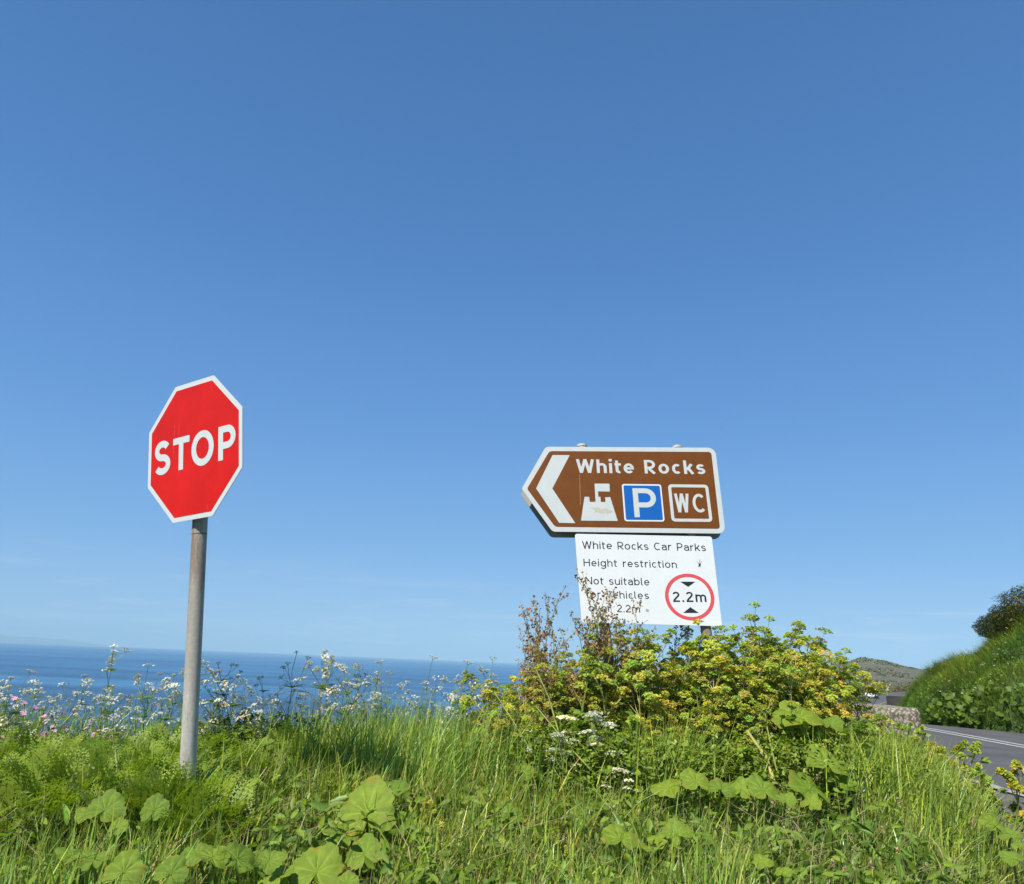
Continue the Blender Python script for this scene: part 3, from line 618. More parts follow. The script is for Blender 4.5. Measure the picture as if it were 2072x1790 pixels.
BB = [(lab, [(a[0], a[1]+random.uniform(-9, 7), a[2]*(.93 if a[2] < 4.6 else .97), a[3]*random.uniform(.58, .95)*(1.1 if 'brightest' in lab else 1), a[4], a[5]) for a in lv]) for lab, lv in BB]
CLUMPS = [(at(a[0], a[1], a[2]).x, a[2]-.10-a[3]*.0012, a[3]/2072*1024/F*a[2]) for _, lv in BB for a in lv]

# ------------------------------------------------------------------ grass, blade by blade
def blades(name, P, L, Wd, lean, mat, col, seg=4, wind=(.10, -.06), seed=1, **kw):
    "P: roots (n,3); L length, Wd width, lean 0..1 per blade; col (n,3)"
    g = np.random.default_rng(seed); k = len(P); a = g.uniform(0, 2*pi, k)
    d = np.stack([np.cos(a), np.sin(a)], 1)*lean[:, None]+np.array(wind)*g.uniform(.3, 1.4, (k, 1)); 
    face = g.uniform(0, 2*pi, k); side = np.stack([np.cos(face), np.sin(face), np.zeros(k)], 1)
    t = np.linspace(0, 1, seg+1); vs = np.zeros((k, seg+1, 2, 3)); cc = np.zeros((k, seg+1, 2, 3))
    for i, ti in enumerate(t):
        bend = ti**1.9
        c_ = P.copy(); c_[:, :2] += d*(L*bend)[:, None]; m_ = np.hypot(d[:, 0], d[:, 1]); c_[:, 2] += L*(ti-.42*np.minimum(m_, 1.3)*ti**2.6)
        w = Wd*(1-ti**2.2)*.5*(.75+.6*ti*(1-ti)) if i < seg else Wd*.04
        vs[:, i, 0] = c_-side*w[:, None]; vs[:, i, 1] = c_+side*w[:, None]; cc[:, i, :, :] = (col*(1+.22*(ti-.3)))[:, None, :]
    vs = vs.reshape(-1, 3); idx = np.arange(k)[:, None, None]*(seg+1)*2+np.arange(seg)[None, :, None]*2+np.array([0, 1, 3, 2])[None, None, :]
    me = nmesh(name, vs, idx.reshape(-1, 4), mat, cc.reshape(-1, 3)); return link(name, me, kind='stuff', **kw)
def gh(x, y): return full_land(x, y)
def scatter(n_, x0, x1, y0, y1, dens=None):
    out = []; tot = 0
    while tot < n_:
        x = rng.uniform(x0, x1, n_*2); y = rng.uniform(y0, y1, n_*2)
        d = dens(x, y) if dens else np.ones_like(x); kx = rng.uniform(0, 1, len(x)) < d; out.append(np.stack([x[kx], y[kx]], 1)); tot += kx.sum()
    return np.concatenate(out)[:n_]
GN = 256; gxs = np.linspace(-9, 10, GN); gys = np.linspace(0, 16, GN); gg = np.meshgrid(gxs, gys, indexing='ij')
N1 = near_noise(gg[0], gg[1], 1.3, 1); N2 = near_noise(gg[0], gg[1], 3.5, 2); N3 = near_noise(gg[0], gg[1], .6, 3)
def nlook(A, x, y): return A[np.clip(((x+9)/19*(GN-1)).astype(int), 0, GN-1), np.clip((y/16*(GN-1)).astype(int), 0, GN-1)]
def edge_x(y): return 3.30+.55*(y-5.2)
def dens_near(x, y):
    d = .62+.95*nlook(N2, x, y)+.45*nlook(N1, x, y); d = d*np.where((x < -1.25) & (x > -4.2) & (y > 3.75), .22, 1)*np.where((x < -.1) & (y > 4.3) & (x < -1.0), .7, 1)
    d = d*(x < edge_x(y)+.22*nlook(N2, x, y)*2)*(np.abs(x) < .86*y+.8)
    d = d*np.where((x > .3) & (x < 3.2) & (y > 5.0), .45, 1)
    for cx, cy, cr in CLUMPS: d = d*(1-.80*np.exp(-(((x-cx)/(cr*.9))**2+((y-cy)/(cr*.9+.06))**2)))
    return np.clip(d, 0, 1)
def tints(k, x, y, dry=.05):
    g = rng.uniform(0, 1, (k, 1)); base = np.array([.55, .80, 1.1])*(1-g)+np.array([1.42, 1.22, .85])*g
    base = base*(1+.30*nlook(N1, x, y)[:, None])*rng.uniform(.4, 1.45, (k, 1))
    yel = np.clip(.25+.9*nlook(N3, x, y), 0, 1)[:, None]; base = base*(1-yel)+base*np.array([1.3, 1.08, .8])*yel
    dr = rng.uniform(0, 1, k) < dry; base[dr] = np.array([2.6, 1.5, 2.2])*rng.uniform(.6, 1, (dr.sum(), 1)); return base
def near_grass(name, n_, x0, x1, y0, y1, lf, wf, leanf, seed, dens=dens_near, dry=.05, seg=4):
    p = scatter(n_, x0, x1, y0, y1, dens); x, y = p[:, 0], p[:, 1]; P = np.stack([x, y, gh(x, y)-.01], 1)
    L = lf(x, y)*rng.uniform(.6, 1.25, n_); Wd = wf*rng.uniform(.6, 1.4, n_); ln = leanf*rng.uniform(.05, 1.0, n_)**1.0*np.where(rng.uniform(0, 1, n_) < .15, 2.2, 1.15)
    return blades(name, P, L, Wd, ln, M_grass, tints(n_, x, y, dry), seg, seed=seed)
def grass_len(x, y):
    L = .27+.13*nlook(N1, x, y)*1.2
    L = L*np.where(x > 1.2+.0*y, 1-.35*smooth(1.0, 2.6, x)*(1-smooth(4.2, 5.2, y)), 1)
    L = L+.16*smooth(4.6, 5.6, y)*(x < .6)
    L = L*(1-.45*smooth(-.6, .1, x-edge_x(y)))
    return np.clip(L, .08, .6)
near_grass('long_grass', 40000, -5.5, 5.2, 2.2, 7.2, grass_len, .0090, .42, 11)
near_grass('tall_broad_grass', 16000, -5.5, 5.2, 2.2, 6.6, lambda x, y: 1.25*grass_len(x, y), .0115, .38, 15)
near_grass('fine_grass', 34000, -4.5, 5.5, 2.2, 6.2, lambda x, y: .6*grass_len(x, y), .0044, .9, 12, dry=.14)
# broad rank tufts
def tuft_dens(x, y):
    d = np.zeros_like(x)
    for cx, cy, r_, k_ in TUFTS: d = np.maximum(d, k_*np.exp(-((x-cx)**2+(y-cy)**2)/(2*r_*r_)))
    return d
TUFTS = []
for xd, yd, Y, r_, k_ in ((1350, 1560, 5.35, .17, 1), (1320, 1500, 5.6, .12, .8), (1860, 1580, 5.6, .28, 1), (1790, 1600, 5.3, .25, .8), (1920, 1660, 4.9, .25, .7), (760, 1500, 5.2, .35, .7), (850, 1520, 5.1, .35, .7), (900, 1480, 5.4, .25, .8), (640, 1600, 4.6, .3, .5), (700, 1480, 5.3, .2, .6), (80, 1700, 3.3, .3, .5), (320, 1700, 3.4, .25, .5), (1050, 1650, 4.4, .3, .4)):
    p = at(xd, yd, Y); TUFTS.append((p.x, p.y, r_, k_))
near_grass('rank_grass_tufts', 9000, -5, 5.6, 2.4, 7, lambda x, y: .42+.2*(y > 4.8)-.12*(y < 4), .0100, .42, 13, dens=lambda x, y: tuft_dens(x, y), dry=.02)
# dry bent stems and seed heads standing over the grass
p = scatter(1500, -4.2, 4.6, 2.5, 6.6, dens_near); x, y = p.T; P = np.stack([x, y, gh(x, y)], 1)
blades('dry_grass_stems', P, rng.uniform(.3, .55, len(x)), np.full(len(x), .0035), rng.uniform(.1, .7, len(x)), M_straw, np.ones((len(x), 3))*rng.uniform(.6, 1.2, (len(x), 1)), 4, seed=21)

p = scatter(1600, -4.2, 4.6, 2.5, 6.2, dens_near); x, y = p.T; P = np.stack([x, y, gh(x, y)+rng.uniform(.04, .2, len(x))], 1)
blades('flattened_dead_grass', P, rng.uniform(.15, .35, len(x)), np.full(len(x), .006), rng.uniform(1.2, 2.6, len(x)), M_straw, np.ones((len(x), 3))*rng.uniform(.45, 1.0, (len(x), 1)), 3, seed=22)
# bank vegetation: rank grass hanging down the slope
def bank_points(k, tlo=0, thi=1.0, ulo=0, uhi=1, pw=1.0):
    u = rng.uniform(ulo, uhi, k)*(nB-1.001); t = tlo+(thi-tlo)*rng.uniform(0, 1, k)**pw; pt = np.array([q_[0] for q_ in prof_t])
    i = u.astype(int); fu = (u-i)[:, None]; j = np.clip(np.searchsorted(pt, t, side='right')-1, 0, nP-2); ft = ((t-pt[j])/(pt[j+1]-pt[j]))[:, None]
    g4 = BV.reshape(nB, nP, 3); a = g4[i, j]*(1-ft)+g4[i, j+1]*ft; b_ = g4[i+1, j]*(1-ft)+g4[i+1, j+1]*ft; return a*(1-fu)+b_*fu
def bank_tints(P, dry=.04):
    k = len(P); nn = near_noise(P[:, 0], P[:, 1], .35, 4)[:, None]; zz = ((P[:, 2]-1)/4)[:, None]
    c_ = np.array([[1.0, 1.1, .8]])+np.clip(nn*1.8+zz*.25, -.4, .9)*np.array([[.50, .30, .08]]); c_ = c_*rng.uniform(.6, 1.35, (k, 1))
    dr = rng.uniform(0, 1, k) < dry; c_[dr] *= np.array([2.2, 1.3, 1.6]); return c_
U0, U1 = .22, .93
P = bank_points(62000, 0.0, 1.25, U0, U1)
blades('bank_grass', P, rng.uniform(.22, .55, len(P))*(.55+1.5*np.clip(near_noise(P[:, 0], P[:, 1], 1.1, 8)+.35, 0, 1)), rng.uniform(.010, .026, len(P)), rng.uniform(.1, .7, len(P)), M_bankgrass, bank_tints(P), 3, wind=(-.45, -.25), seed=31)

# broad leaves, nettles and docks on the slope: flat leaves scattered at their own angles
def leaf_scatter(name, P, size, mat, col, seed, up=.6, asp=.75, **kw):
    g = np.random.default_rng(seed); k = len(P); nrm = g.normal(0, 1, (k, 3))*(1-up)+np.array([-.2, -.5, 1])*up; nrm /= np.linalg.norm(nrm, axis=1)[:, None]
    a = g.normal(0, 1, (k, 3)); a -= (a*nrm).sum(1)[:, None]*nrm; a /= np.linalg.norm(a, axis=1)[:, None]; b_ = np.cross(nrm, a)
    shape = np.array([(-1, 0, 0), (-.55, .62, .10), (.1, .80, .16), (.7, .45, .08), (1.15, 0, -.05), (.7, -.45, .08), (.1, -.80, .16), (-.55, -.62, .10), (0, 0, -.02)])
    vs = P[:, None, :]+size[:, None, None]*(shape[None, :, 0:1]*a[:, None]+asp*shape[None, :, 1:2]*b_[:, None]+shape[None, :, 2:3]*nrm[:, None])
    t_ = np.array([(8, i, (i+1) % 8) for i in range(8)]); idx = np.arange(k)[:, None, None]*9+t_[None]
    me = nmesh(name, vs.reshape(-1, 3), idx.reshape(-1, 3), mat, np.repeat(col, 9, 0)); return link(name, me, kind='stuff', **kw)
P = bank_points(9000, 0.0, .9, U0, U1, 1.6); P[:, 2] += rng.uniform(.05, .35, len(P)); 
leaf_scatter('bank_undergrowth', P, rng.uniform(.02, .06, len(P)), M_bankgrass, bank_tints(P, 0)*np.array([.9, 1.1, .8]), 32, .45)
P = bank_points(420, 0.0, .16, U0, .62, 1.0); P[:, 2] += rng.uniform(.1, .5, len(P)); P[:, 0] -= .15
leaf_scatter('bank_foot_leaves', P, rng.uniform(.06, .15, len(P)), M_leaf, np.ones((len(P), 3))*rng.uniform(.35, .95, (len(P), 1)), 33, .6, .95)
P = bank_points(90, .15, .8, U0, .62); P[:, 2] += .35
leaf_scatter('bank_white_blossom', P, rng.uniform(.03, .055, len(P)), M_petal, np.ones((len(P), 3))*rng.uniform(.3, .6, (len(P), 1)), 34, .8, .9)
P = bank_points(900, .82, 1.06, .30, .75); P = P[near_noise(P[:, 0], P[:, 1], .5, 9) > -.02]; P[:, 2] += rng.uniform(.2, .55, len(P))
leaf_scatter('bank_gorse_blossom', P, rng.uniform(.02, .045, len(P)), M_gorsefl, np.ones((len(P), 3))*rng.uniform(.6, 1.2, (len(P), 1)), 35, .5, .8)

# ------------------------------------------------------------------ gorse bushes on the crest of the bank
def gorse(label, base, R, seed):
    g = random.Random(seed); t = thing('gorse_bush', label, 'bush', base, 0, None)
    st = MB(); nd = MB(); fl = MB(); tips = []
    for k in range(9):
        a = g.uniform(0, 2*pi); e = g.uniform(.35, 1.0); d = V3(cos(a)*e, sin(a)*e, g.uniform(.5, 1)); d = unit(d); q = [V3(0, 0, -.3)]
        for s in range(4): q.append(q[-1]+(d+V3(g.gauss(0, .2), g.gauss(0, .2), g.gauss(0, .15)))*R*.20)
        st.tube(q, .05*R/1.2, .015, 5)
        for s in range(10):
            f_ = g.uniform(.3, 1); i = min(3, int(f_*4)); p = q[i]+(q[i+1]-q[i])*(f_*4-i); d2 = unit(unit(p+V3(0, 0, .2))+V3(g.gauss(0, .5), g.gauss(0, .5), g.gauss(0, .5)+.2)); p2 = p+d2*R*g.uniform(.12, .26)
            st.tube([p, p2], .014, .006, 3); tips.append((p, p2))
    for k in range(5200):
        u_ = unit(rv(g)); lump = 1+.28*mnoise.noise(Vector(u_*1.8)+Vector((seed, 0, 0)))+.14*mnoise.noise(Vector(u_*5)); c_ = u_*(g.random()**.33)*R*.72*lump; c_[2] = c_[2]*.72+R*.42; d3 = unit(unit(u_)*.7+rv(g, .6))*g.uniform(.05, .11); sd_ = unit(np.cross(d3, V3(.3, .5, .8)))*.016; v_ = g.uniform(.6, 1.6)*(1.2+.6*mnoise.noise(Vector(u_*4)))
        nd.add([c_-sd_, c_+sd_, c_+d3], [(0, 1, 2)], (v_*g.uniform(.8, 1.3), v_, v_*.7))
    for p, p2 in tips:
        for k in range(20):
            f_ = g.uniform(.25, 1.12); c_ = p+(p2-p)*f_+V3(g.gauss(0, .05), g.gauss(0, .05), g.gauss(0, .05))*R*.9; d3 = unit(V3(g.gauss(0, 1), g.gauss(0, 1), g.gauss(.5, 1)))*g.uniform(.04, .10); sd_ = unit(np.cross(d3, V3(.3, .5, .8)))*.012
            v_ = g.uniform(.6, 1.5); nd.add([c_-sd_, c_+sd_, c_+d3], [(0, 1, 2)], (v_*g.uniform(.9, 1.5), v_, v_*.8))
        if g.random() < .5:
            for k in range(5): c_ = p2+V3(g.gauss(0, .06), g.gauss(0, .06), g.gauss(0, .06)); fl.quad(c_, V3(.018, 0, 0), V3(0, .004, .018))
    st.build('trunk', M_bark, t); nd.build('crown', M_gorse, t); fl.build('blossom', M_gorsefl, t); return t
def bank_at(xd, yd, Y, dz=0): p = at(xd, yd, Y); return (p.x, p.y, p.z+dz)
gorse('dark wind-bent gorse bush at the right edge on top of the bank', bank_at(2082, 1252, 31.6), 1.5, 3)
gorse('low dark gorse bush lower down the crest of the bank', bank_at(2012, 1290, 32.0), .95, 4)
gorse('short brownish gorse clump between the two on the bank crest', bank_at(2042, 1270, 31.8), 1.0, 5)
for xd, yd, Y, s in ((1905, 1352, 37.0, .28), (1935, 1345, 36.2, .25)): pass

# ------------------------------------------------------------------ plants
def curve(g, p0, d, L, n_=5, wob=.10, grav=0):
    q = [np.array(p0, float)]; d = unit(np.array(d, float))
    for i in range(n_): d = unit(d+rv(g, wob)+V3(0, 0, grav)); q.append(q[-1]+d*L/n_)
    return q
def umbel(stem, fl, p, d, g, R=.03, nr=9, pet=7, ps=.0035, sc=(1, 1, 1), fc=(1, 1, 1), dome=.35, ray=.035, r2f=.30):
    d = unit(unit(np.array(d))*.9+V3(0, 0, .6)+rv(g, .15)); a = unit(np.cross(d, V3(.2, .9, .1))); b_ = np.cross(d, a)
    for k in range(nr):
        th = 2.399*k+g.uniform(-.3, .3); rr_ = R*math.sqrt((k+.5)/nr); up = ray*(1-dome*(rr_/R)**2)
        e = p+a*cos(th)*rr_+b_*sin(th)*rr_+d*up
        stem.tube([p, e], .0010, .0007, 3, sc)
        r2 = R*r2f
        for j in range(pet):
            t2 = g.uniform(0, 2*pi); q = math.sqrt(g.random())*r2; c_ = e+a*cos(t2)*q+b_*sin(t2)*q+d*(g.uniform(-.2, .5)*r2)
            n_ = unit(d+rv(g, .45)); u = unit(np.cross(n_, rv(g))); v = np.cross(n_, u); s = ps*g.uniform(.7, 1.3); v_ = g.uniform(.8, 1.12)
            fl.quad(c_, u*s, v*s, (fc[0]*v_, fc[1]*v_, fc[2]*v_))
def leaflet(mb, p, d, nrm, L, W, col=(1, 1, 1), curl=.15, n_=4):
    d = unit(d); s = unit(np.cross(d, nrm)); nrm = np.cross(s, d); vs = []; 
    for i in range(n_+1):
        t = i/n_; w = W*sin(pi*min(.999, t**.75*.96+.03))*.5; c_ = p+d*L*t-nrm*curl*L*t*t; vs += [c_-s*w+nrm*w*.25, c_, c_+s*w+nrm*w*.25]
    fs = []
    for i in range(n_): fs += [(3*i, 3*i+1, 3*i+4, 3*i+3), (3*i+1, 3*i+2, 3*i+5, 3*i+4)]
    mb.add(vs, fs, col)
def fern_leaf(mb, stem, p, d, L, g, pairs=9, col=(1, 1, 1), W=.42, fine=6, droop=-.12, sc=(1, 1, 1)):
    "twice-divided leaf along a curved midrib"
    n_ = pairs*2; q = [np.array(p, float)]; d = unit(np.array(d, float))
    for i in range(n_): d = unit(d+V3(0, 0, droop*1.6/n_*2)+rv(g, .015)); q.append(q[-1]+d*L/n_)
    stem.tube(q[::2], .0022, .0008, 3, sc); nv0 = V3(0, 0, 1)
    for i in range(2, n_+1):
        t = i/n_; dd = unit(q[i]-q[i-1]); s = unit(np.cross(dd, nv0+V3(.01, .02, 0))); nv = np.cross(s, dd); pl = L*W*(1-t)**.75*(.35+.65*min(1, t*4))+.006
        for sg in (-1, 1):
            e = unit(s*sg+dd*.55+nv*g.uniform(-.12, .2)); v_ = g.uniform(.85, 1.15); cc = (col[0]*v_, col[1]*v_, col[2]*v_); m_ = max(2, int(fine*(pl/(L*W))+.5))
            for j in range(m_):
                f_ = (j+.3)/m_; c_ = q[i]+e*pl*f_; w = pl*(.33 if fine > 4 else .42)*(1-f_*.6); pr = unit(dd*.9+e*.4)
                for s2 in (-1, 1):
                    u = unit(pr*s2+e*.35)*w; hv = np.cross(nv, u)*.32
                    mb.add([c_, c_+u*.5+hv, c_+u, c_+u*.5-hv], [(0, 1, 2, 3)], cc)
            tip = q[i]+e*pl; mb.add([q[i], q[i]+e*pl*.6+dd*pl*.05, tip, q[i]+e*pl*.6-dd*pl*.05], [(0, 1, 2, 3)], cc)

def parsley_variant(seed, h=1.0, branches=6, dark=False, bare=False):
    g = random.Random(seed); st, fl, lf = MB(), MB(), MB(); fc = (1, 1, 1)
    main = curve(g, (0, 0, 0), (g.gauss(0, .12), g.gauss(0, .08), 1), h*.88, 8, .10); st.tube(main, .0042, .0018, 5); tips = [(main[-1], main[-1]-main[-2])]
    for k in range(branches):
        i = g.choice([3, 4, 5, 5, 6, 6, 7]); a = g.uniform(0, 2*pi); br = curve(g, main[i], (cos(a)*.75, sin(a)*.75, .8), h*g.uniform(.10, .30)*(1.3-.08*i), 4, .16, .06); st.tube(br, .0022, .0012, 4); tips.append((br[-1], br[-1]-br[-2]))
        if g.random() < .75:
            a2 = a+g.uniform(-1, 1); b2 = curve(g, br[2], (cos(a2)*.8, sin(a2)*.8, .8), h*g.uniform(.06, .14), 3, .12, .05); st.tube(b2, .0015, .001, 3); tips.append((b2[-1], b2[-1]-b2[-2]))
        fern_leaf(lf, st, main[i], (cos(a+.5), sin(a+.5), .4), h*g.uniform(.07, .14), g, 5, (1, 1, 1), .5, 4)
    for p, d in tips:
        if bare: umbel(st, fl, p, d, g, .018, 6, 3, .003, fc=fc, ray=.02)
        else: umbel(st, fl, p, np.array(d)*1.6+rv(g, .02), g, g.uniform(.020, .042), g.choice([4, 6, 7, 9]), g.choice([6, 8, 9]), g.uniform(.0034, .0046), fc=(g.uniform(.75, 1),)*3, dome=g.uniform(.2, .9), ray=g.uniform(.02, .04), r2f=.22)
    for k in range(4): a = g.uniform(0, 2*pi); fern_leaf(lf, st, main[0]+V3(0, 0, g.uniform(.0, .25)*h), (cos(a), sin(a), .9), h*g.uniform(.22, .34), g, 8, (.9, .95, .9), .45, 5)
    return [('stem', st.mesh('stem', M_stem if not dark else M_dark)), ('blossom', fl.mesh('blossom', M_petal if not dark else M_dark)), ('foliage', lf.mesh('foliage', M_green if not dark else M_dark))]
def alex_variant(seed, h=1.2, nb=9, brown=.0, R=.055):
    g = random.Random(seed); st, fl, lf = MB(), MB(), MB()
    main = curve(g, (0, 0, 0), (g.gauss(0, .12), g.gauss(0, .10), 1), h*.85, 8, .08); st.tube(main, .008, .0035, 6); tips = [(main[-1], main[-1]-main[-2])]
    for k in range(nb):
        i = 2+int(k*6/nb); a = g.uniform(0, 2*pi); br = curve(g, main[i], (cos(a)*.8, sin(a)*.8, .85), h*g.uniform(.20, .36)*(1.15-.07*i), 4, .12, .10); st.tube(br, .0042, .0018, 4); tips.append((br[-1], br[-1]-br[-2]))
        for q in range(2):
            a2 = a+g.uniform(-1.3, 1.3); b2 = curve(g, br[2+q], (cos(a2)*.7, sin(a2)*.7, .9), h*g.uniform(.07, .14), 3, .1, .06); st.tube(b2, .0022, .0013, 3); tips.append((b2[-1], b2[-1]-b2[-2]))
        for q in range(2):   # trifoliate toothed leaves at the nodes
            a2 = a+g.uniform(-1, 1); c0 = main[i] if q else br[2]; dd = V3(cos(a2), sin(a2), g.uniform(.0, .5)); pt = c0+dd*g.uniform(.03, .09); st.tube([c0, pt], .0018, .0012, 3)
            for w_ in (-1, 0, 1):
                a3 = a2+w_*.9; leaflet(lf, pt, V3(cos(a3), sin(a3), g.uniform(-.2, .4)), V3(g.gauss(0, .3), g.gauss(0, .3), 1), g.uniform(.03, .055), g.uniform(.022, .038), (g.uniform(.8, 1.15),)*3)
    for p, d in tips:
        if g.random() < brown: continue
        cfl = (g.uniform(.62, 1.12), g.uniform(.82, 1.08), g.uniform(.7, 1.2)); umbel(st, fl, p, d, g, g.uniform(.55*R, R), g.choice([12, 14, 16]), 9, .0052, fc=cfl, dome=.6, ray=.04)
    return [('stem', st.mesh('stem', M_yellowstem)), ('blossom', fl.mesh('blossom', M_alex)), ('foliage', lf.mesh('foliage', M_alexleaf))]
def dock_variant(seed, h=1.2, nb=7):
    g = random.Random(seed); st, fl = MB(), MB()
    main = curve(g, (0, 0, 0), (g.gauss(0, .15), g.gauss(0, .10), 1), h, 9, .06); st.tube(main, .0055, .002, 5)
    def seeds(q, k, rad):
        for _ in range(k):
            f_ = g.random()**.7*(len(q)-1); i = min(int(f_), len(q)-2); c_ = q[i]+(q[i+1]-q[i])*(f_-i)+rv(g, rad); nn = unit(rv(g)); u = unit(np.cross(nn, rv(g))); v = np.cross(nn, u); s = g.uniform(.004, .009); v_ = g.uniform(.5, 1.7)
            fl.quad(c_, u*s, v*s*.8, (v_*1.05, v_*g.uniform(.8, 1.1), v_))
    for k in range(nb):
        i = 4+int(k*5/nb); a = g.uniform(0, 2*pi); br = curve(g, main[i], (cos(a)*.6, sin(a)*.6, 1), h*g.uniform(.16, .30), 5, .14, .05); st.tube(br, .0026, .0012, 3); seeds(br[1:], 22, .011)
        for q in range(3): a2 = g.uniform(0, 2*pi); b2 = curve(g, br[1+q], (cos(a2)*.7, sin(a2)*.7, .9), h*.08, 3, .2); st.tube(b2, .0014, .001, 3); seeds(b2[1:], 12, .009)
    seeds(main[5:], 26, .010)
    return [('stem', st.mesh('stem', M_stem)), ('seed_heads', fl.mesh('seed_heads', M_brown))]
def campion_variant(seed, h=.6):
    g = random.Random(seed); st, fl, lf = MB(), MB(), MB(); main = curve(g, (0, 0, 0), (g.gauss(0, .1), 0, 1), h*.85, 6, .06); st.tube(main, .003, .0018, 4); tips = [(main[-1], unit(main[-1]-main[-2]))]
    for k in range(5): i = 3+k % 4; i = min(i, 5); a = g.uniform(0, 2*pi); br = curve(g, main[i], (cos(a)*.6, sin(a)*.6, .8), h*g.uniform(.1, .22), 3, .12); st.tube(br, .0018, .0012, 3); tips.append((br[-1], unit(br[-1]-br[-2])))
    for i in range(1, 6):
        for sg in (0, pi): a = g.uniform(0, .6)+i*1.57+sg; leaflet(lf, main[i], V3(cos(a), sin(a), .5), V3(0, 0, 1), g.uniform(.05, .09), .022)
    for p, d in tips:
        st.tube([p, p+d*.014], .0042, .0045, 6, (.9, .45, .5)); nrm = unit(d+V3(g.gauss(0, .3), -.8, .2)); a = unit(np.cross(nrm, V3(0, .1, 1))); b_ = np.cross(nrm, a); c_ = p+d*.016
        for k in range(5):
            th = k*2*pi/5; e = a*cos(th)+b_*sin(th); s = a*-sin(th)+b_*cos(th); fl.add([c_, c_+e*.010+s*.006, c_+e*.016+s*.0045+nrm*.002, c_+e*.0135, c_+e*.016-s*.0045+nrm*.002, c_+e*.010-s*.006], [(0, 1, 2, 3), (0, 3, 4, 5)], (g.uniform(.9, 1.1),)*3)
    return [('stem', st.mesh('stem', M_stem)), ('blossom', fl.mesh('blossom', M_pink)), ('foliage', lf.mesh('foliage', M_green))]
def leafy_variant(seed, h=.35, mat=None, n_=26, L=.035, W=.026):
    "bushy low plant with many small oval leaves"
    g = random.Random(seed); st, lf = MB(), MB()
    for k in range(7):
        a = g.uniform(0, 2*pi); q = curve(g, (g.gauss(0, .04), g.gauss(0, .04), 0), (cos(a)*.45, sin(a)*.45, 1), h*g.uniform(.7, 1.1), 6, .12); st.tube(q, .0025, .0012, 3)
        for j in range(n_):
            f_ = g.uniform(1, 5.99); i = int(f_); c_ = q[i]+(q[min(i+1, 6)]-q[i])*(f_-i); a2 = g.uniform(0, 2*pi); leaflet(lf, c_, V3(cos(a2), sin(a2), g.uniform(-.2, .6)), V3(g.gauss(0, .4), g.gauss(0, .4), 1), L*g.uniform(.6, 1.3), W*g.uniform(.7, 1.2), (g.uniform(.75, 1.2),)*3, n_=3)
    return [('stem', st.mesh('stem', M_stem)), ('foliage', lf.mesh('foliage', mat or M_green))]

def place(species, name, cat, label, group, parts, x, y, z, s, rot, tilt=(0, 0)):
    t = thing(name, label, cat, (x, y, z), rot, group); t.scale = (s, s, s); t.rotation_euler = (tilt[0], tilt[1], rot)
    for pn, me in parts: link(pn, me, t)
    return t
def plant_top(variants, name, cat, label, group, xd, yd, Y, hnat, tilt=.06, smin=.5, smax=1.6):
    "a plant rooted in the ground at depth Y, as tall as it stands in the view"
    p = at(xd, yd, Y); gz = ground_at(p.x, Y); s = max(smin, min(smax, (p.z-gz)/hnat)); parts = variants[random.randrange(len(variants))]
    return place(None, name, cat, label, group, parts, p.x, Y, p.z-hnat*s if (p.z-gz)/hnat > smax else gz, s, random.uniform(0, 2*pi), (random.gauss(0, tilt), random.gauss(0, tilt)))
PV = [parsley_variant(40+k, 1.0, 5+k % 3) for k in range(7)]; PDV = [parsley_variant(60+k, 1.0, 5, True, True) for k in range(3)]
AV = [alex_variant(80+k, 1.2, 11+k % 3, .12) for k in range(8)]; AS = [alex_variant(95+k, .55, 7, 0, .026) for k in range(4)]; DV = [dock_variant(110+k) for k in range(4)]; CV = [campion_variant(130+k) for k in range(3)]
LV = [leafy_variant(150+k, .38, M_fern if k % 2 else M_green, 34, .034, .020) for k in range(6)]; LB = [leafy_variant(160+k, .6, M_dark, 40, .05, .034) for k in range(2)]; LY = [leafy_variant(170+k, .4, M_alexleaf, 26, .045, .038) for k in range(4)]

AT = [alex_variant(180+k, 1.2, 6, .15, .06) for k in range(4)]
# cow parsley standing against the sea, tall ones first
zone = lambda xd: ('at the far left', 'closer to the left of the stop sign pole', 'just right of the stop sign pole', 'in the middle, between the two signs', 'at the left foot of the yellow-green thicket')[0 if xd < 190 else 1 if xd < 375 else 2 if xd < 560 else 3 if xd < 920 else 4]
PARS = [(x_+random.gauss(0, 22), y_+abs(random.gauss(0, 22))) for x_, y_ in [(60, 1370), (100, 1385), (25, 1390), (150, 1390), (200, 1410), (280, 1380), (320, 1400), (350, 1410), (430, 1400), (460, 1400), (500, 1400), (680, 1370), (710, 1360), (750, 1370), (790, 1390), (850, 1400), (890, 1410), (960, 1390), (665, 1400), (45, 1405), (130, 1400), (240, 1370)]]+[(15, 1365), (50, 1350), (75, 1380), (120, 1342), (140, 1362), (185, 1400), (238, 1310), (262, 1340), (305, 1338), (345, 1360), (325, 1380), (215, 1420), (30, 1420), (95, 1430), (160, 1440), (290, 1420), (360, 1400), (415, 1320), (440, 1350), (450, 1375), (428, 1420), (490, 1360), (515, 1390), (505, 1430), (655, 1308), (685, 1320), (700, 1345), (665, 1360), (735, 1335), (720, 1375), (775, 1330), (790, 1345), (765, 1380), (820, 1350), (850, 1370), (880, 1320), (875, 1365), (900, 1390), (640, 1400), (690, 1410), (945, 1330), (975, 1322), (960, 1360), (1000, 1350), (915, 1440), (835, 1410), (745, 1430), (800, 1420), (560, 1420), (390, 1440), (10, 1460), (1010, 1400)]
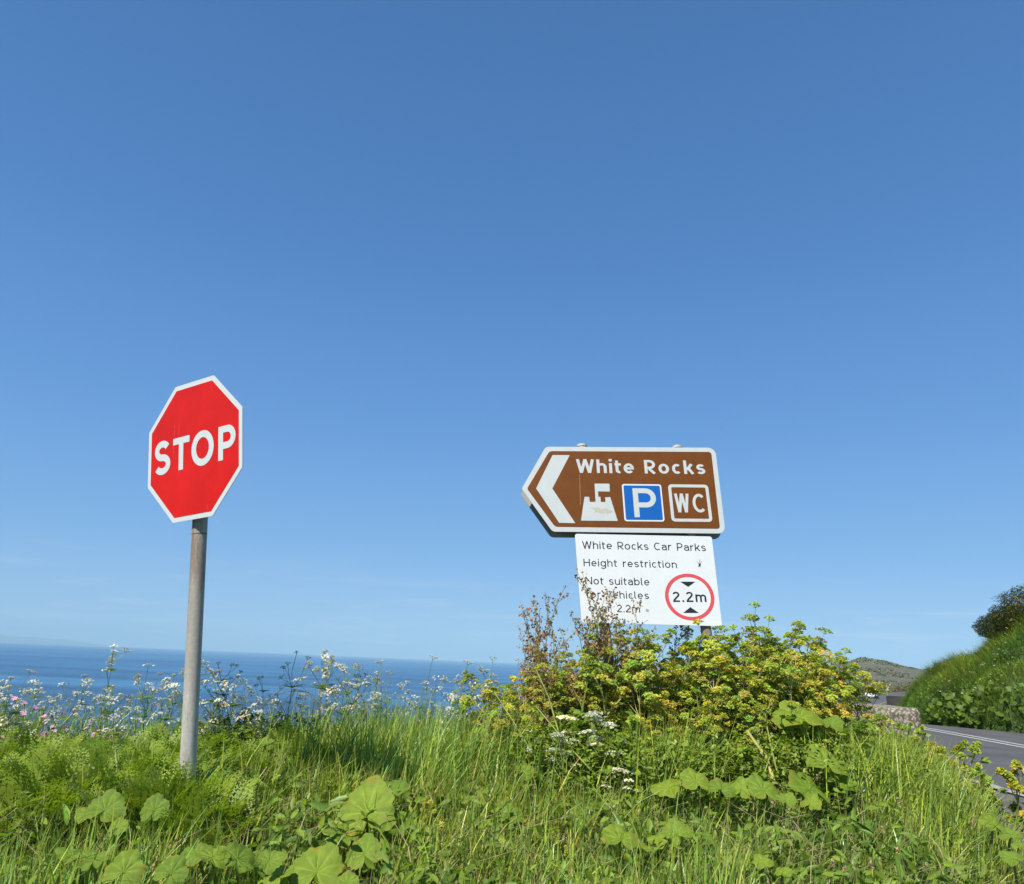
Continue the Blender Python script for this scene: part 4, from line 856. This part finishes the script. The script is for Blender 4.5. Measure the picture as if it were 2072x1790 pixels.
for i, (xd, yd) in enumerate(PARS):
    yd -= 12
    tall = 'Tall' if yd < 1345 else 'Shorter'
    plant_top(PV, 'cow_parsley', 'wildflower', f'{tall.lower()} white cow parsley {zone(xd)}', 'cow parsley '+zone(xd)+(' tall' if yd < 1345 else ' shorter'), xd, yd, 5.3+.35*random.random() if xd < 560 else 5.7+.5*random.random(), .97, .04, .45, 1.35)
for xd, yd in ((525, 1318), (480, 1360), (600, 1305), (590, 1345), (540, 1370), (655, 1330)):
    plant_top(PDV, 'dark_seeding_umbellifer', 'wild plant', 'thin dark-stemmed umbellifer without petals against the sea right of the stop sign', 'dark seeding stems right of the stop sign', xd, yd, 5.6, .93, .03, .45, 1.35)
for xd, yd in ((1225, 1435), (1160, 1480), (1185, 1450), (1305, 1545), (1290, 1530), (1255, 1590), (1080, 1465), (1212, 1310), (1335, 1235)):
    plant_top(PV, 'cow_parsley', 'wildflower', ('single white cow parsley rising in front of the white notice' if yd < 1400 else 'white flower heads of cow parsley low in the yellow-green thicket'), ('white flowers by the notice' if yd < 1400 else 'white flowers within the thicket'), xd, yd, 5.25 if yd > 1400 else 6.0, .97, .05, .3, 1.6)
def white_umbel_variant(seed, h=.6):
    g = random.Random(seed); st, fl = MB(), MB(); main = curve(g, (0, 0, 0), (g.gauss(0, .1), g.gauss(0, .1), 1), h*.92, 6, .05); st.tube(main, .006, .003, 5); tips = [(main[-1], V3(0, 0, 1))]
    for k in range(3): a = g.uniform(0, 2*pi); br = curve(g, main[3+k % 3], (cos(a)*.8, sin(a)*.8, .9), h*g.uniform(.16, .28), 4, .08, .08); st.tube(br, .003, .002, 4); tips.append((br[-1], V3(0, 0, 1)))
    for p, d in tips: umbel(st, fl, p, d, g, g.uniform(.035, .055), 16, 10, .0046, fc=(.95, .97, .92), dome=.35, ray=.04, r2f=.22)
    return [('stem', st.mesh('stem', M_stem)), ('blossom', fl.mesh('blossom', M_petal))]
WV = [white_umbel_variant(260+k) for k in range(4)]
for xd, yd, Y, wh in ((1205, 1438, 5.25, 'upper'), (1240, 1432, 5.25, 'upper'), (1222, 1450, 5.2, 'upper'), (1150, 1478, 5.15, 'left'), (1165, 1490, 5.1, 'left'), (1300, 1538, 4.95, 'lower right'), (1288, 1552, 4.9, 'lower right'), (1255, 1585, 4.85, 'lowest')):
    plant_top(WV, 'white_umbel_plant', 'wildflower', 'flat white flower heads in the thicket below the notice, '+wh+' cluster', 'flat white umbels in the thicket, '+wh+' cluster', xd, yd, Y, .62, .04, .5, 1.8)
# red campion
for xd, yd in ((15, 1440), (55, 1420), (75, 1400), (90, 1412), (115, 1455), (135, 1462), (150, 1445), (175, 1475), (185, 1470), (205, 1480), (222, 1462), (268, 1468), (305, 1455), (30, 1475)):
    z_ = 'at the far left among the cow parsley' if xd < 100 else 'between the far left and the stop sign pole'
    plant_top(CV, 'pink_campion', 'wildflower', 'pink campion in flower '+z_, 'pink campion '+z_, xd, yd, 4.9+.3*random.random(), .58, .06, .5, 1.5)
# the yellow-green thicket round the posts
top = lambda xd: np.interp(xd, [930, 1000, 1050, 1090, 1140, 1200, 1260, 1310, 1360, 1400, 1450, 1520, 1570, 1620, 1660, 1700, 1740], [1435, 1392, 1352, 1325, 1308, 1300, 1308, 1312, 1302, 1285, 1285, 1285, 1280, 1288, 1305, 1330, 1365])
def side_of(xd): return 'left of the two posts' if xd < 1200 else 'between the two posts' if xd < 1430 else 'right of the posts' if xd < 1620 else 'at the right end of the thicket'
for row, (Y, dy, k) in enumerate(((7.2, 4, 30), (6.8, 12, 30), (6.08, 22, 34), (6.0, 62, 32), (5.75, 112, 30), (5.5, 165, 24))):
    for i in range(k):
        xd = 935+(1672-935)*(i+random.uniform(.1, .9))/k; yd = float(top(xd))+dy+abs(random.gauss(0, 22))
        if row == 5 and 1230 < xd < 1420: continue
        where = 'in the back row' if row < 2 else 'in the middle of the thicket' if row < 5 else 'at the front of the thicket'
        plant_top(AV, 'yellow_umbel_plant', 'wild plant', f'yellow-green umbellifer {side_of(xd)}, {where}', f'yellow-green umbellifers {side_of(xd)} {where}', xd, yd, Y+random.uniform(-.15, .15), 1.18, .10, .4, 1.5)
for xd, yd, Y in ((1548, 1250, 6.4), (1590, 1262, 6.3), (1610, 1248, 6.6), (1628, 1275, 6.2), (1655, 1280, 6.3), (1680, 1312, 6.2), (1718, 1322, 6.2), (1505, 1268, 6.2), (1485, 1262, 6.4), (1460, 1275, 6.1), (1310, 1300, 6.1), (1270, 1285, 6.1), (1250, 1270, 6.0), (1225, 1265, 6.0), (1365, 1290, 6.1), (1395, 1300, 6.0), (1470, 1240, 5.95), (1490, 1262, 5.9), (1258, 1248, 5.9), (1300, 1268, 5.9), (1340, 1262, 5.9), (955, 1390, 5.8), (980, 1370, 5.8), (1005, 1352, 5.8), (1030, 1340, 5.9), (1060, 1325, 5.9), (990, 1420, 5.5), (1030, 1400, 5.5), (1415, 1288, 5.95), (1435, 1300, 5.9), (1398, 1312, 5.9), (1450, 1290, 6.0), (1205, 1292, 5.95), (1228, 1305, 5.9), (1190, 1310, 5.95), (1572, 1222, 6.6), (1525, 1240, 6.7), (1600, 1252, 6.5), (1640, 1290, 6.4), (1700, 1330, 6.3), (1735, 1335, 6.3), (1665, 1300, 6.5), (1440, 1262, 6.6)):
    wh = 'right of the white notice' if xd > 1455 else 'below the white notice' if xd > 1160 else 'at the left end of the thicket'; plant_top(AT, 'yellow_umbel_plant', 'wild plant', 'tall yellow-green umbellifer standing out loosely '+wh, 'tall loose umbellifers '+wh, xd, yd, Y, 1.2, .05, .4, 1.6)
# yellow umbels low in the grass and by the road
for xd, yd, Y, lab in ((985, 1570, 4.9, 0), (1010, 1585, 4.85, 0), (1040, 1640, 4.6, 0), (960, 1590, 4.9, 0), (1060, 1690, 4.3, 0), (1085, 1715, 4.15, 0), (1100, 1700, 4.2, 0), (840, 1655, 4.3, 1), (860, 1665, 4.25, 1), (820, 1670, 4.2, 1), (880, 1700, 4.0, 1), (905, 1720, 3.9, 1), (1035, 1745, 3.9, 0), (1130, 1760, 3.9, 0), (1930, 1478, 6.7, 2), (1900, 1485, 6.8, 2), (1965, 1500, 6.6, 2), (1990, 1525, 6.4, 2), (1945, 1540, 6.3, 2), (1880, 1500, 6.9, 2), (1905, 1560, 6.1, 2), (1925, 1580, 6.0, 2), (1955, 1570, 6.1, 2), (1770, 1445, 8.2, 3), (1800, 1455, 8.3, 3), (1830, 1462, 8.2, 3), (1745, 1460, 7.8, 3), (1780, 1475, 7.6, 3), (1815, 1480, 7.6, 3), (1755, 1425, 8.4, 3), (1720, 1440, 7.7, 3), (1850, 1500, 7.4, 3), (1690, 1480, 6.6, 3), (1610, 1640, 5.0, 4), (1380, 1620, 4.9, 4)):
    zz = ('low in the grass right of centre', 'in the grass right of the big leaves', 'leaning out over the road', 'in front of the concrete block', 'in the grass below the thicket')[lab]
    plant_top(AS, 'yellow_umbel_plant', 'wild plant', 'small yellow umbellifer '+zz, 'small yellow umbellifers '+zz, xd, yd, Y, .55, .12, .5, 1.9)
# dried brown docks
for xd, yd, Y in ((1160, 1235, 5.9), (1215, 1240, 5.9), (1128, 1225, 5.95), (1245, 1250, 5.9), (1145, 1205, 5.9), (1092, 1222, 6.1), (1135, 1196, 5.95), (1150, 1250, 5.9), (1195, 1235, 5.95), (1235, 1235, 5.85), (1105, 1290, 6.3), (1050, 1300, 6.6), (1075, 1320, 6.6), (1160, 1300, 5.9), (1345, 1290, 6.8), (1410, 1255, 6.7), (1390, 1300, 6.5), (1480, 1300, 6.7), (1500, 1330, 6.5), (1220, 1340, 6.1)):
    zz = 'in front of the left post' if xd < 1245 and xd > 1085 else 'at the left end of the thicket' if xd < 1100 else 'near the right post'
    plant_top(DV, 'dried_dock', 'wild plant', 'dried brown seeding dock stem '+zz, 'dried docks '+zz, xd, yd, Y, 1.2, .06, .4, 1.6)

# butterbur: each big leaf a part on its own stalk
def leaf_mesh(seed, wav=.10):
    g = random.Random(seed); NAg, NR = 76, 8; vs = [V3(0, 0, 0)]; cols = [(1.15, 1.12, 1.0)]; ph = [g.uniform(0, 6) for _ in range(4)]; veins = [math.radians(a) for a in (-150, -105, -62, -25, 8, 42, 78, 120, 160)]
    for i in range(1, NR+1):
        r_ = i/NR
        for j in range(NAg):
            a = -pi+2*pi*(j+.5)/NAg; notch = 1-.62*math.exp(-((abs(a)-pi)/.28)**2); rad = notch*(1+.07*sin(3*a+ph[0])+.05*sin(7*a+ph[1])+(.035*sin(19*a+ph[2]) if i == NR else 0))*(1.0+.08*cos(a))
            vd = min(abs(a-v_) for v_ in veins); ridge = math.exp(-(vd/(.035+.035/(r_+.3)))**2)
            z = .22*r_*r_*(1+.9*sin(2*a+ph[3]))*.6+wav*r_**3*sin(5*a+ph[0])*.7-.030*ridge*(1-r_*.5)*(r_ > .1)+.03*min(1, vd/.25)*r_+.012*sin(9*a+ph[1])*r_+.05*mnoise.noise(Vector((cos(a)*r_*2.5+seed, sin(a)*r_*2.5, 0)))+.02*mnoise.noise(Vector((cos(a)*r_*7+seed, sin(a)*r_*7, 3)))-.14*r_**3
            vs.append(V3(cos(a)*r_*rad, sin(a)*r_*rad, z)); v_ = 1+.55*ridge*(r_ < .95)*(1.1-r_); brn = (i >= NR-1)*max(0, mnoise.noise(Vector((cos(a)*2+seed, sin(a)*2, 8)))*2.2); cols.append((v_*1.05*(1+.8*min(1, brn)*.5), v_*(1-.08*min(1, brn)), v_*1.5 if ridge > .4 else v_))
    fs = [(0, 1+j, 1+(j+1) % NAg) for j in range(NAg) if j != NAg-1]
    for i in range(NR-1):
        for j in range(NAg-1): a_ = 1+i*NAg; fs.append((a_+j, a_+NAg+j, a_+NAg+j+1, a_+j+1))
    mb = MB(); mb.add(vs, fs, cols); return mb.mesh('leaf', M_leaf, True)
LM = [leaf_mesh(200+k) for k in range(8)]
def butterbur(label, leaves, tint=None):
    "leaves: (xd, yd, Y, radius px on screen, nod towards the viewer, turn)"
    cx = sum(at(a[0], a[1], a[2]).x for a in leaves)/len(leaves); cy = sum(a[2] for a in leaves)/len(leaves); gz = ground_at(cx, cy)
    t = thing('butterbur_plant', label, 'wild plant', (cx, cy+.05, gz))
    for k, (xd, yd, Y, rad, nod, turn) in enumerate(leaves):
        yd += 2; p = at(xd, yd, Y); R = rad/2072*1024/F*Y*random.uniform(.8, 1.08); q = Vector((p.x-cx, p.y-cy-.05, p.z-gz))
        me = random.choice(LM); o = link('leaf', me, t); o.location = q; o.scale = (R, R, R*1.0)
        o.rotation_euler = Matrix.Rotation(radians(nod*.85+random.uniform(-14, 12)), 3, 'X').to_3x3().to_4x4().to_euler() if False else (Matrix.Rotation(radians(random.uniform(-28, 28)), 3, 'Y') @ Matrix.Rotation(radians(nod*.85+random.uniform(-14, 12)), 3, 'X') @ Matrix.Rotation(radians(turn), 3, 'Z')).to_euler()
        mb = MB(); mb.tube([V3(q.x*.3, q.y*.3+.04, -.03), V3(q.x*.75, q.y+.08, q.z*.55), V3(q.x, q.y, q.z)], .008, .006, 6); mb.build('stalk', M_stem, t)
    return t
for lab, lv in BB: butterbur(lab, lv)

# bracken and silverweed-like ferns on the left
FM = []
for k in range(6):
    g = random.Random(300+k); lf, st = MB(), MB(); fern_leaf(lf, st, (0, 0, 0), (.75, 0, 1.2), .38, g, 9, (1, 1, 1), .46, 4, -.09); lf.add(st.v, st.f, (.7, .8, .7)); FM.append(lf.mesh('frond', M_fern))
FERN = [(352, 1588), (398, 1598), (300, 1600), (15, 1490), (60, 1500), (95, 1480), (130, 1500), (175, 1510), (60, 1560), (20, 1550), (110, 1555), (215, 1500), (250, 1520), (290, 1500), (320, 1520), (340, 1490), (300, 1550), (230, 1560), (170, 1560), (355, 1540), (420, 1470), (430, 1510), (345, 1590), (400, 1620), (560, 1490), (580, 1480), (620, 1510), (640, 1530), (600, 1470), (690, 1490), (480, 1500), (265, 1580), (375, 1600), (430, 1640), (80, 1595), (10, 1610), (660, 1500), (545, 1530)]
FERN = FERN+[(a+random.gauss(0, 16), b+random.gauss(0, 12)) for a, b in FERN[:24]+FERN]
for i, (xd, yd) in enumerate(FERN):
    Y = float(np.interp(yd, [1470, 1540, 1590, 1650], [4.95, 4.25, 3.62, 3.4]))+random.uniform(-.08, .08)
    if xd > 390 and yd < 1570: Y += .35
    p = at(xd, yd, Y); gz = max(ground_at(p.x, Y), p.z-.36); where = 'at the far left' if xd < 140 else 'left of the stop sign pole' if xd < 370 else 'round the foot of the stop sign pole' if xd < 500 else 'in the grass right of the stop sign pole'
    t = thing('fern', 'yellow-green feathery fern '+where, 'fern', (p.x, Y, gz), random.uniform(0, 6), 'ferns '+where)
    for j in range(6): o = link('frond', random.choice(FM), t); o.rotation_euler = (random.gauss(0, .15), random.uniform(-.25, .15), j*1.05+random.uniform(-.3, .3)); s = random.uniform(.55, 1.0)*max(.6, min(1.2, (p.z-gz)/.24)); o.scale = (s, s, s); o.location = (0, 0, .03)

for i in range(84):
    xd = random.uniform(0, 365) if i < 62 else random.uniform(380, 640); yd = random.uniform(1478, 1590); Y = float(np.interp(yd, [1478, 1590], [5.1, 3.75]))+random.uniform(0, .25); where = 'left of the stop sign pole' if xd < 372 else 'right of the stop sign pole'
    where = where if xd > 372 else 'at the far left edge' if xd < 120 else where
    plant_top(LV, 'leafy_plant', 'wild plant', 'low bushy plant with small oval leaves '+where, 'small-leaved plants '+where, xd, yd, Y, .35, .08, .5, 1.3)
for k in range(26):
    xd = random.uniform(425, 700); yd = 1440+abs(random.gauss(0, 22)); dk = 545 < xd < 650
    plant_top(LB if dk else LV, 'leafy_plant', 'wild plant', 'dark shrubby plant against the sea right of the stop sign' if dk else 'tall leafy weed against the sea between the two signs', 'dark shrubby plants against the sea' if dk else 'tall leafy weeds against the sea', xd, yd, 5.5+random.random()*.3, .6 if dk else .38, .06, .5, 1.9)
for i in range(60):
    xd = random.uniform(950, 1720); yd = random.uniform(1430, 1660); Y = float(np.interp(yd, [1430, 1660], [5.6, 4.6])); where = 'left of the notice' if xd < 1165 else 'below the notice' if xd < 1450 else 'right of the notice'
    plant_top(LY, 'leafy_plant', 'wild plant', 'glossy yellow-green leafy plant in the front of the thicket, '+where, 'glossy leafy plants in front of the thicket '+where, xd, yd, Y, .4, .08, .5, 1.6)

# low leafy undergrowth filling between (nobody could count it): one mesh of leaves and stems
def leaf_fill(name, n_, boxes, hmin, hmax, size, mat, seed, col, asp=.7, up=.45):
    p = scatter(n_, *boxes[:4], boxes[4]); x, y = p.T; P = np.stack([x, y, gh(x, y)+rng.uniform(0, 1, n_)**.7*(hmax-hmin)+hmin], 1)
    leaf_scatter(name, P, size*rng.uniform(.55, 1.4, n_), mat, np.array(col)*rng.uniform(.6, 1.3, (n_, 1)), seed, up, asp)
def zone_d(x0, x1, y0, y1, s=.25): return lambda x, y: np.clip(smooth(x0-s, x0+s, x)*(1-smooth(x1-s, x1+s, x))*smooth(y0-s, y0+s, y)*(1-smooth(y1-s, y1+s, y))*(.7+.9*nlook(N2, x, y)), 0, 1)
leaf_fill('low_leafy_undergrowth', 24000, (-6, -.2, 3.6, 6.2, zone_d(-5.5, -1.0, 3.9, 5.9)), .0, .27, .011, M_green, 51, (1, 1, 1))
leaf_fill('thicket_undergrowth', 40000, (.0, 4.6, 4.7, 7.8, lambda x, y: zone_d(.2, 3.9, 5.0, 7.4)(x, y)*(x < edge_x(y)-.2)), .0, .55, .012, M_alexleaf, 52, (.9, .9, .8))
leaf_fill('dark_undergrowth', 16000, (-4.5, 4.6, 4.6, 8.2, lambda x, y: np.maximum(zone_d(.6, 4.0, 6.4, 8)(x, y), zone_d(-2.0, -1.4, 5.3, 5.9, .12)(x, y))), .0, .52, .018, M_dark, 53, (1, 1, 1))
leaf_fill('broad_weeds', 6500, (-4.6, 4.4, 2.4, 6.0, lambda x, y: dens_near(x, y)*np.clip(.25+2.2*nlook(N2, x, y)+1.2*nlook(N3, x, y), 0, 1)), .03, .30, .026, M_fern, 56, (.75, .85, 1.1), .55, .5)
leaf_fill('dock_and_sorrel_leaves', 2600, (-4.6, 4.2, 2.4, 5.6, lambda x, y: dens_near(x, y)*(nlook(N1, x, y) < .05)), .03, .26, .045, M_green, 57, (1, 1, 1), .38, .35)
leaf_fill('clover_and_vetch', 14000, (-3.6, 4.6, 2.4, 5.6, lambda x, y: dens_near(x, y)*(nlook(N1, x, y) > .02)), .02, .2, .010, M_green, 54, (1.1, 1.1, 1.0))

# dead hollow stalks broken over in the thicket
def stalk(label, pts, r0, r1, mat=None):
    q = [V3(*at(*p)) for p in pts]; mb = MB(); mb.tube(q, r0, r1, 8, (1.1, 1.05, 1)); o = mb.build('hollow_stalk', mat or M_yellowstem, None, True); o['label'] = label; o['category'] = 'plant stalk'; return o
stalk('thick pale yellow stalk broken over at the right of the thicket', [(1512, 1478, 5.15), (1526, 1500, 5.12), (1550, 1530, 5.1), (1565, 1580, 5.05)], .008, .013)
stalk('thin yellow stalk leaning just right of the thick broken one', [(1552, 1470, 5.3), (1560, 1510, 5.2), (1572, 1560, 5.1)], .004, .006, M_stem)
stalk('long pale stalk crossing the left of the thicket below the notice', [(1085, 1355, 5.6), (1110, 1410, 5.5), (1130, 1480, 5.4), (1145, 1540, 5.3)], .004, .009, M_stem)
stalk('slanting yellow stalk running down to the right in the left of the thicket', [(1085, 1430, 5.4), (1160, 1520, 5.2), (1235, 1600, 5.0), (1250, 1680, 4.8)], .004, .008, M_stem)
stalk('slanting stalk low at the left end of the thicket', [(1000, 1400, 5.7), (1045, 1470, 5.5), (1080, 1530, 5.35)], .004, .008, M_stem)
for lab, pts in (('thin dark bramble runner arching over the sea right of the stop sign', [(650, 1480, 5.7), (640, 1425, 5.7), (600, 1395, 5.75), (570, 1430, 5.8)]), ('reddish bramble runner crossing the dark stems', [(520, 1440, 5.6), (560, 1405, 5.6), (620, 1400, 5.6), (655, 1425, 5.6)])):
    q = catmull([tuple(at(*p)) for p in pts], 6); mb = MB(); mb.tube(list(q), .0028, .002, 4); o = mb.build('bramble_runner', M_brown, None); o['label'] = lab; o['category'] = 'bramble'

# plantain and clover heads in the grass
g = random.Random(9); hd = [[], []]
for k in range(3):
    st, fl = MB(), MB(); q = curve(g, (0, 0, 0), (g.gauss(0, .1), g.gauss(0, .1), 1), .33, 5, .08); st.tube(q, .0016, .0012, 3)
    d = unit(q[-1]-q[-2])
    for j in range(40): a = g.uniform(0, 6.28); c_ = q[-1]+d*g.uniform(-.012, .018)+V3(cos(a), sin(a), 0)*.0055; fl.quad(c_, rv(g, .0022), rv(g, .0022), (g.uniform(.7, 1.3),)*3)
    hd[0].append([('stem', st.mesh('stem', M_stem)), ('flower_head', fl.mesh('flower_head', M_straw))])
for i in range(46):
    xd = random.uniform(40, 1950); yd = random.uniform(1570, 1775); Y = np.interp(yd, [1570, 1775], [4.9, 3.3]); p = at(xd, yd, Y)
    if p.x > edge_x(Y)-.3: continue
    gz = ground_at(p.x, Y); s = min(1.3, max(.5, (p.z-gz)/.33)); where = 'left of the stop sign' if xd < 380 else 'between the two signs' if xd < 1100 else 'below the direction sign' if xd < 1500 else 'at the lower right of the verge'
    place(None, 'plantain', 'wild plant', 'plantain stem with pale brown head in the grass '+where, 'plantain heads '+where, random.choice(hd[0]), p.x, Y, gz, s, random.uniform(0, 6), (random.gauss(0, .12), random.gauss(0, .12)))

# ------------------------------------------------------------------ far off along the road
def car(label, xd, yd, Y, mat, head=0, cat='car'):
    p = at(xd, yd, Y); d, zr = road_dist(np.array([p.x]), np.array([p.y])); t = thing('parked_car' if False else 'car', label, cat, (p.x, p.y, p.z), head)
    prof = [(-2.1, .35), (-2.12, .75), (-1.95, .92), (-1.0, 1.0), (-.35, 1.42), (1.0, 1.45), (1.75, 1.02), (2.1, .92), (2.14, .5), (2.08, .32)]
    mb = MB(); k = len(prof); ws = [.82, .86, .84, .80, .62, .62, .78, .84, .86, .82]
    vs = [(-w, y, z) for (y, z), w in zip(prof, ws)]+[(w, y, z) for (y, z), w in zip(prof, ws)]
    mb.add(vs, [tuple(range(k)), tuple(range(k, 2*k))[::-1]]+[(i, (i+1) % k, (i+1) % k+k, i+k)[::-1] for i in range(k)]); mb.build('body', mat, t)
    gl = MB()
    for (a, b_, wa, wb) in (((-.98, 1.03), (-.40, 1.37), .74, .58), ((1.70, 1.06), (1.06, 1.40), .72, .58)):
        s = -.03 if a[0] < 0 else .03; gl.add([(-wa, a[0]+s, a[1]), (wa, a[0]+s, a[1]), (wb, b_[0]+s, b_[1]), (-wb, b_[0]+s, b_[1])], [(0, 1, 2, 3)])
    for sx in (-1, 1): gl.add([(sx*.83, -.8, 1.02), (sx*.81, 1.4, 1.04), (sx*.66, .95, 1.38), (sx*.66, -.3, 1.36)], [(0, 1, 2, 3)])
    gl.build('windows', M_glass, t)
    for sx in (-1, 1):
        for y in (-1.35, 1.35):
            w = MB(); w.tube([(sx*.70, y, .32), (sx*.88, y, .32)], .32, .32, 14, cap=True); w.build('wheel', M_tyre, t)
        w = MB(); w.box((sx*.62-.14, -2.15, .62), (sx*.62+.14, -2.06, .76)); w.build('headlight', M_white, t)
    return t
M_glass = plain('dark_car_glass', (.02, .025, .03), .1); M_tyre = plain('tyre_rubber', (.02, .02, .02), .9); M_cw = plain('white_car_paint', (.8, .8, .8), .25, .01); M_cb = plain('blue_car_paint', (.10, .28, .45), .25, .01)
rz = lambda x, y: float(road_dist(np.array([x]), np.array([y]))[1][0])
c1 = car('distant white car driving along the falling road', 1765, 1414, 150, M_cw, radians(-35)); c1.location.z = rz(c1.location.x, 150)+.0
c2 = car('blue car half hidden behind the dark roadside wall', 1813, 1420, 104, M_cb, radians(60)); c2.location.z = rz(c2.location.x, 104)-.35
# low dark wall beside it, the roadside hedge line, warning sign, two white houses
p0, p1 = at(1794, 1420, 98), at(1834, 1420, 98); mb = MB(); mb.box((p0.x, 97.6, p0.z-.6), (p1.x, 98, p0.z+.75)); w_ = mb.build('roadside_wall', plain('dark_wall_stone', (.05, .045, .04), .9, .4, 1.5)); w_['label'] = 'low dark wall beside the far bend of the road'; w_['category'] = 'wall'
hb = []
for k in range(90):
    t = k/89; xd = 1728+(1838-1728)*t; yd = np.interp(t, [0, .3, .6, 1], [1412, 1406, 1399, 1391]); Y = 170+80*t; hb.append(tuple(at(xd, yd, Y)))
HP = np.repeat(np.array(hb), 60, 0)+rng.normal(0, 1, (5400, 3))*np.array([.8, .8, .32])
hm = leaf_scatter('hedge', HP, rng.uniform(.15, .3, len(HP)), M_brown, np.ones((len(HP), 3))*rng.uniform(.3, .8, (len(HP), 1))*np.array([.9, 1.1, 1]), 61, .4)
del hm['kind']; hm['label'] = 'brown hedge line following the distant road uphill to the right'; hm['category'] = 'hedge'
p = at(1795, 1400, 172); ts = thing('warning_sign', 'tiny white triangular road sign beside the distant hedge', 'road sign', (p.x, p.y, p.z))
mb = MB(); mb.tube([(0, 0, -1.5), (0, 0, 1.9)], .06, .06, 6, cap=True); mb.build('pole', M_pole, ts)
mb = MB(); plate(mb, [(-.4, .3), (.4, .3), (0, 1.3)], -.12, -.08); mb.build('sign_plate', M_white, ts)
sl_ = rng.uniform(.40, .66, 9000); yy = rng.uniform(300, 640, 9000); P = np.stack([sl_*yy, yy, full_land(sl_*yy, yy)+.1], 1)
kp = near_noise(P[:, 0], P[:, 1], .02, 6)+.25*near_noise(P[:, 0], P[:, 1], .09, 7) > -.02; P = P[kp]; k_n = len(P)
M_scrub = leafmat('rock_and_scrub', (.16, .14, .115), .0, .9, nscale=.3)
leaf_scatter('hillside_rocks_and_scrub', P, rng.uniform(.25, 1.0, k_n), M_scrub, np.where(rng.uniform(0, 1, (k_n, 1)) < .35, np.array([[1.25, 1.25, 1.1]]), np.array([[.6, .75, .45]]))*rng.uniform(.6, 1.3, (k_n, 1)), 71, .35, .6)
def cottage(label, xd, yd, Y, w, ori):
    p = at(xd, yd, Y); t = thing('white_house', label, 'house', (p.x, p.y, p.z-1.5), ori); mb = MB(); mb.box((-w/2, -3, 0), (w/2, 3, 3.6)); mb.add([(-w/2, 0, 5.4), (-w/2, -3, 3.6), (-w/2, 3, 3.6), (w/2, 0, 5.4), (w/2, -3, 3.6), (w/2, 3, 3.6)], [(0, 1, 2), (3, 5, 4)]); mb.build('wall', M_cw, t)
    mb = MB(); mb.add([(-w/2-.2, -3.3, 3.5), (w/2+.2, -3.3, 3.5), (w/2+.2, 0, 5.6), (-w/2-.2, 0, 5.6), (-w/2-.2, 3.3, 3.5), (w/2+.2, 3.3, 3.5)], [(0, 1, 2, 3), (3, 2, 5, 4)]); rf = mb.build('roof', plain('slate', (.08, .08, .085), .8), t)
    mb = MB(); mb.box((w/2-1.3, -.4, 4.6), (w/2-.5, .4, 6.5)); mb.build('chimney', M_cw, rf)
    for k in range(3): mb = MB(); x = -w/2+w*(k+.5)/3; mb.box((x-.5, -3.06, 1.2), (x+.5, -3.01, 2.4)); mb.build('window', M_glass, t)
cottage('tiny white house on the skyline left of the hilltop', 1737, 1356, 640, 9, .1)
cottage('second tiny white house on the skyline, nearer the thicket', 1704, 1357, 650, 12, -.1)

# ------------------------------------------------------------------ sea air
hz = MB(); hz.box((-31000, -31000, -40), (31000, 31000, 420)); m, n, l, b = newmat('sea_haze'); n.remove(b)
pv = n.new('ShaderNodeVolumePrincipled'); pv.inputs['Color'].default_value = (.50, .80, 1, 1); pv.inputs['Density'].default_value = 8e-5; pv.inputs['Anisotropy'].default_value = -.15
l.new(pv.outputs[0], n['Material Output'].inputs['Volume']); hz.build('haze', m, kind='stuff')

# repeats that can be told apart by their order get it in their label
bpy.context.view_layer.update()
by = {}
for o in COL.objects:
    if o.parent is None and o.get('group'): by.setdefault(o['label'], []).append(o)
ORD = ['leftmost', 'second from the left', 'third from the left', 'fourth from the left', 'fifth from the left', 'sixth from the left', 'seventh from the left', 'eighth from the left', 'ninth from the left', 'tenth from the left']
for lab, os_ in by.items():
    if 1 < len(os_) <= 20:
        os_.sort(key=lambda o: o.location.x/o.location.y); k = len(os_)
        for i, o in enumerate(os_):
            w = ORD[i] if i < (k+1)//2 else ORD[k-1-i].replace('left', 'right').replace('rightmost', 'rightmost') if k-1-i else 'rightmost'
            if len((lab+' '+w).split()) <= 16: o['label'] = lab+', '+w
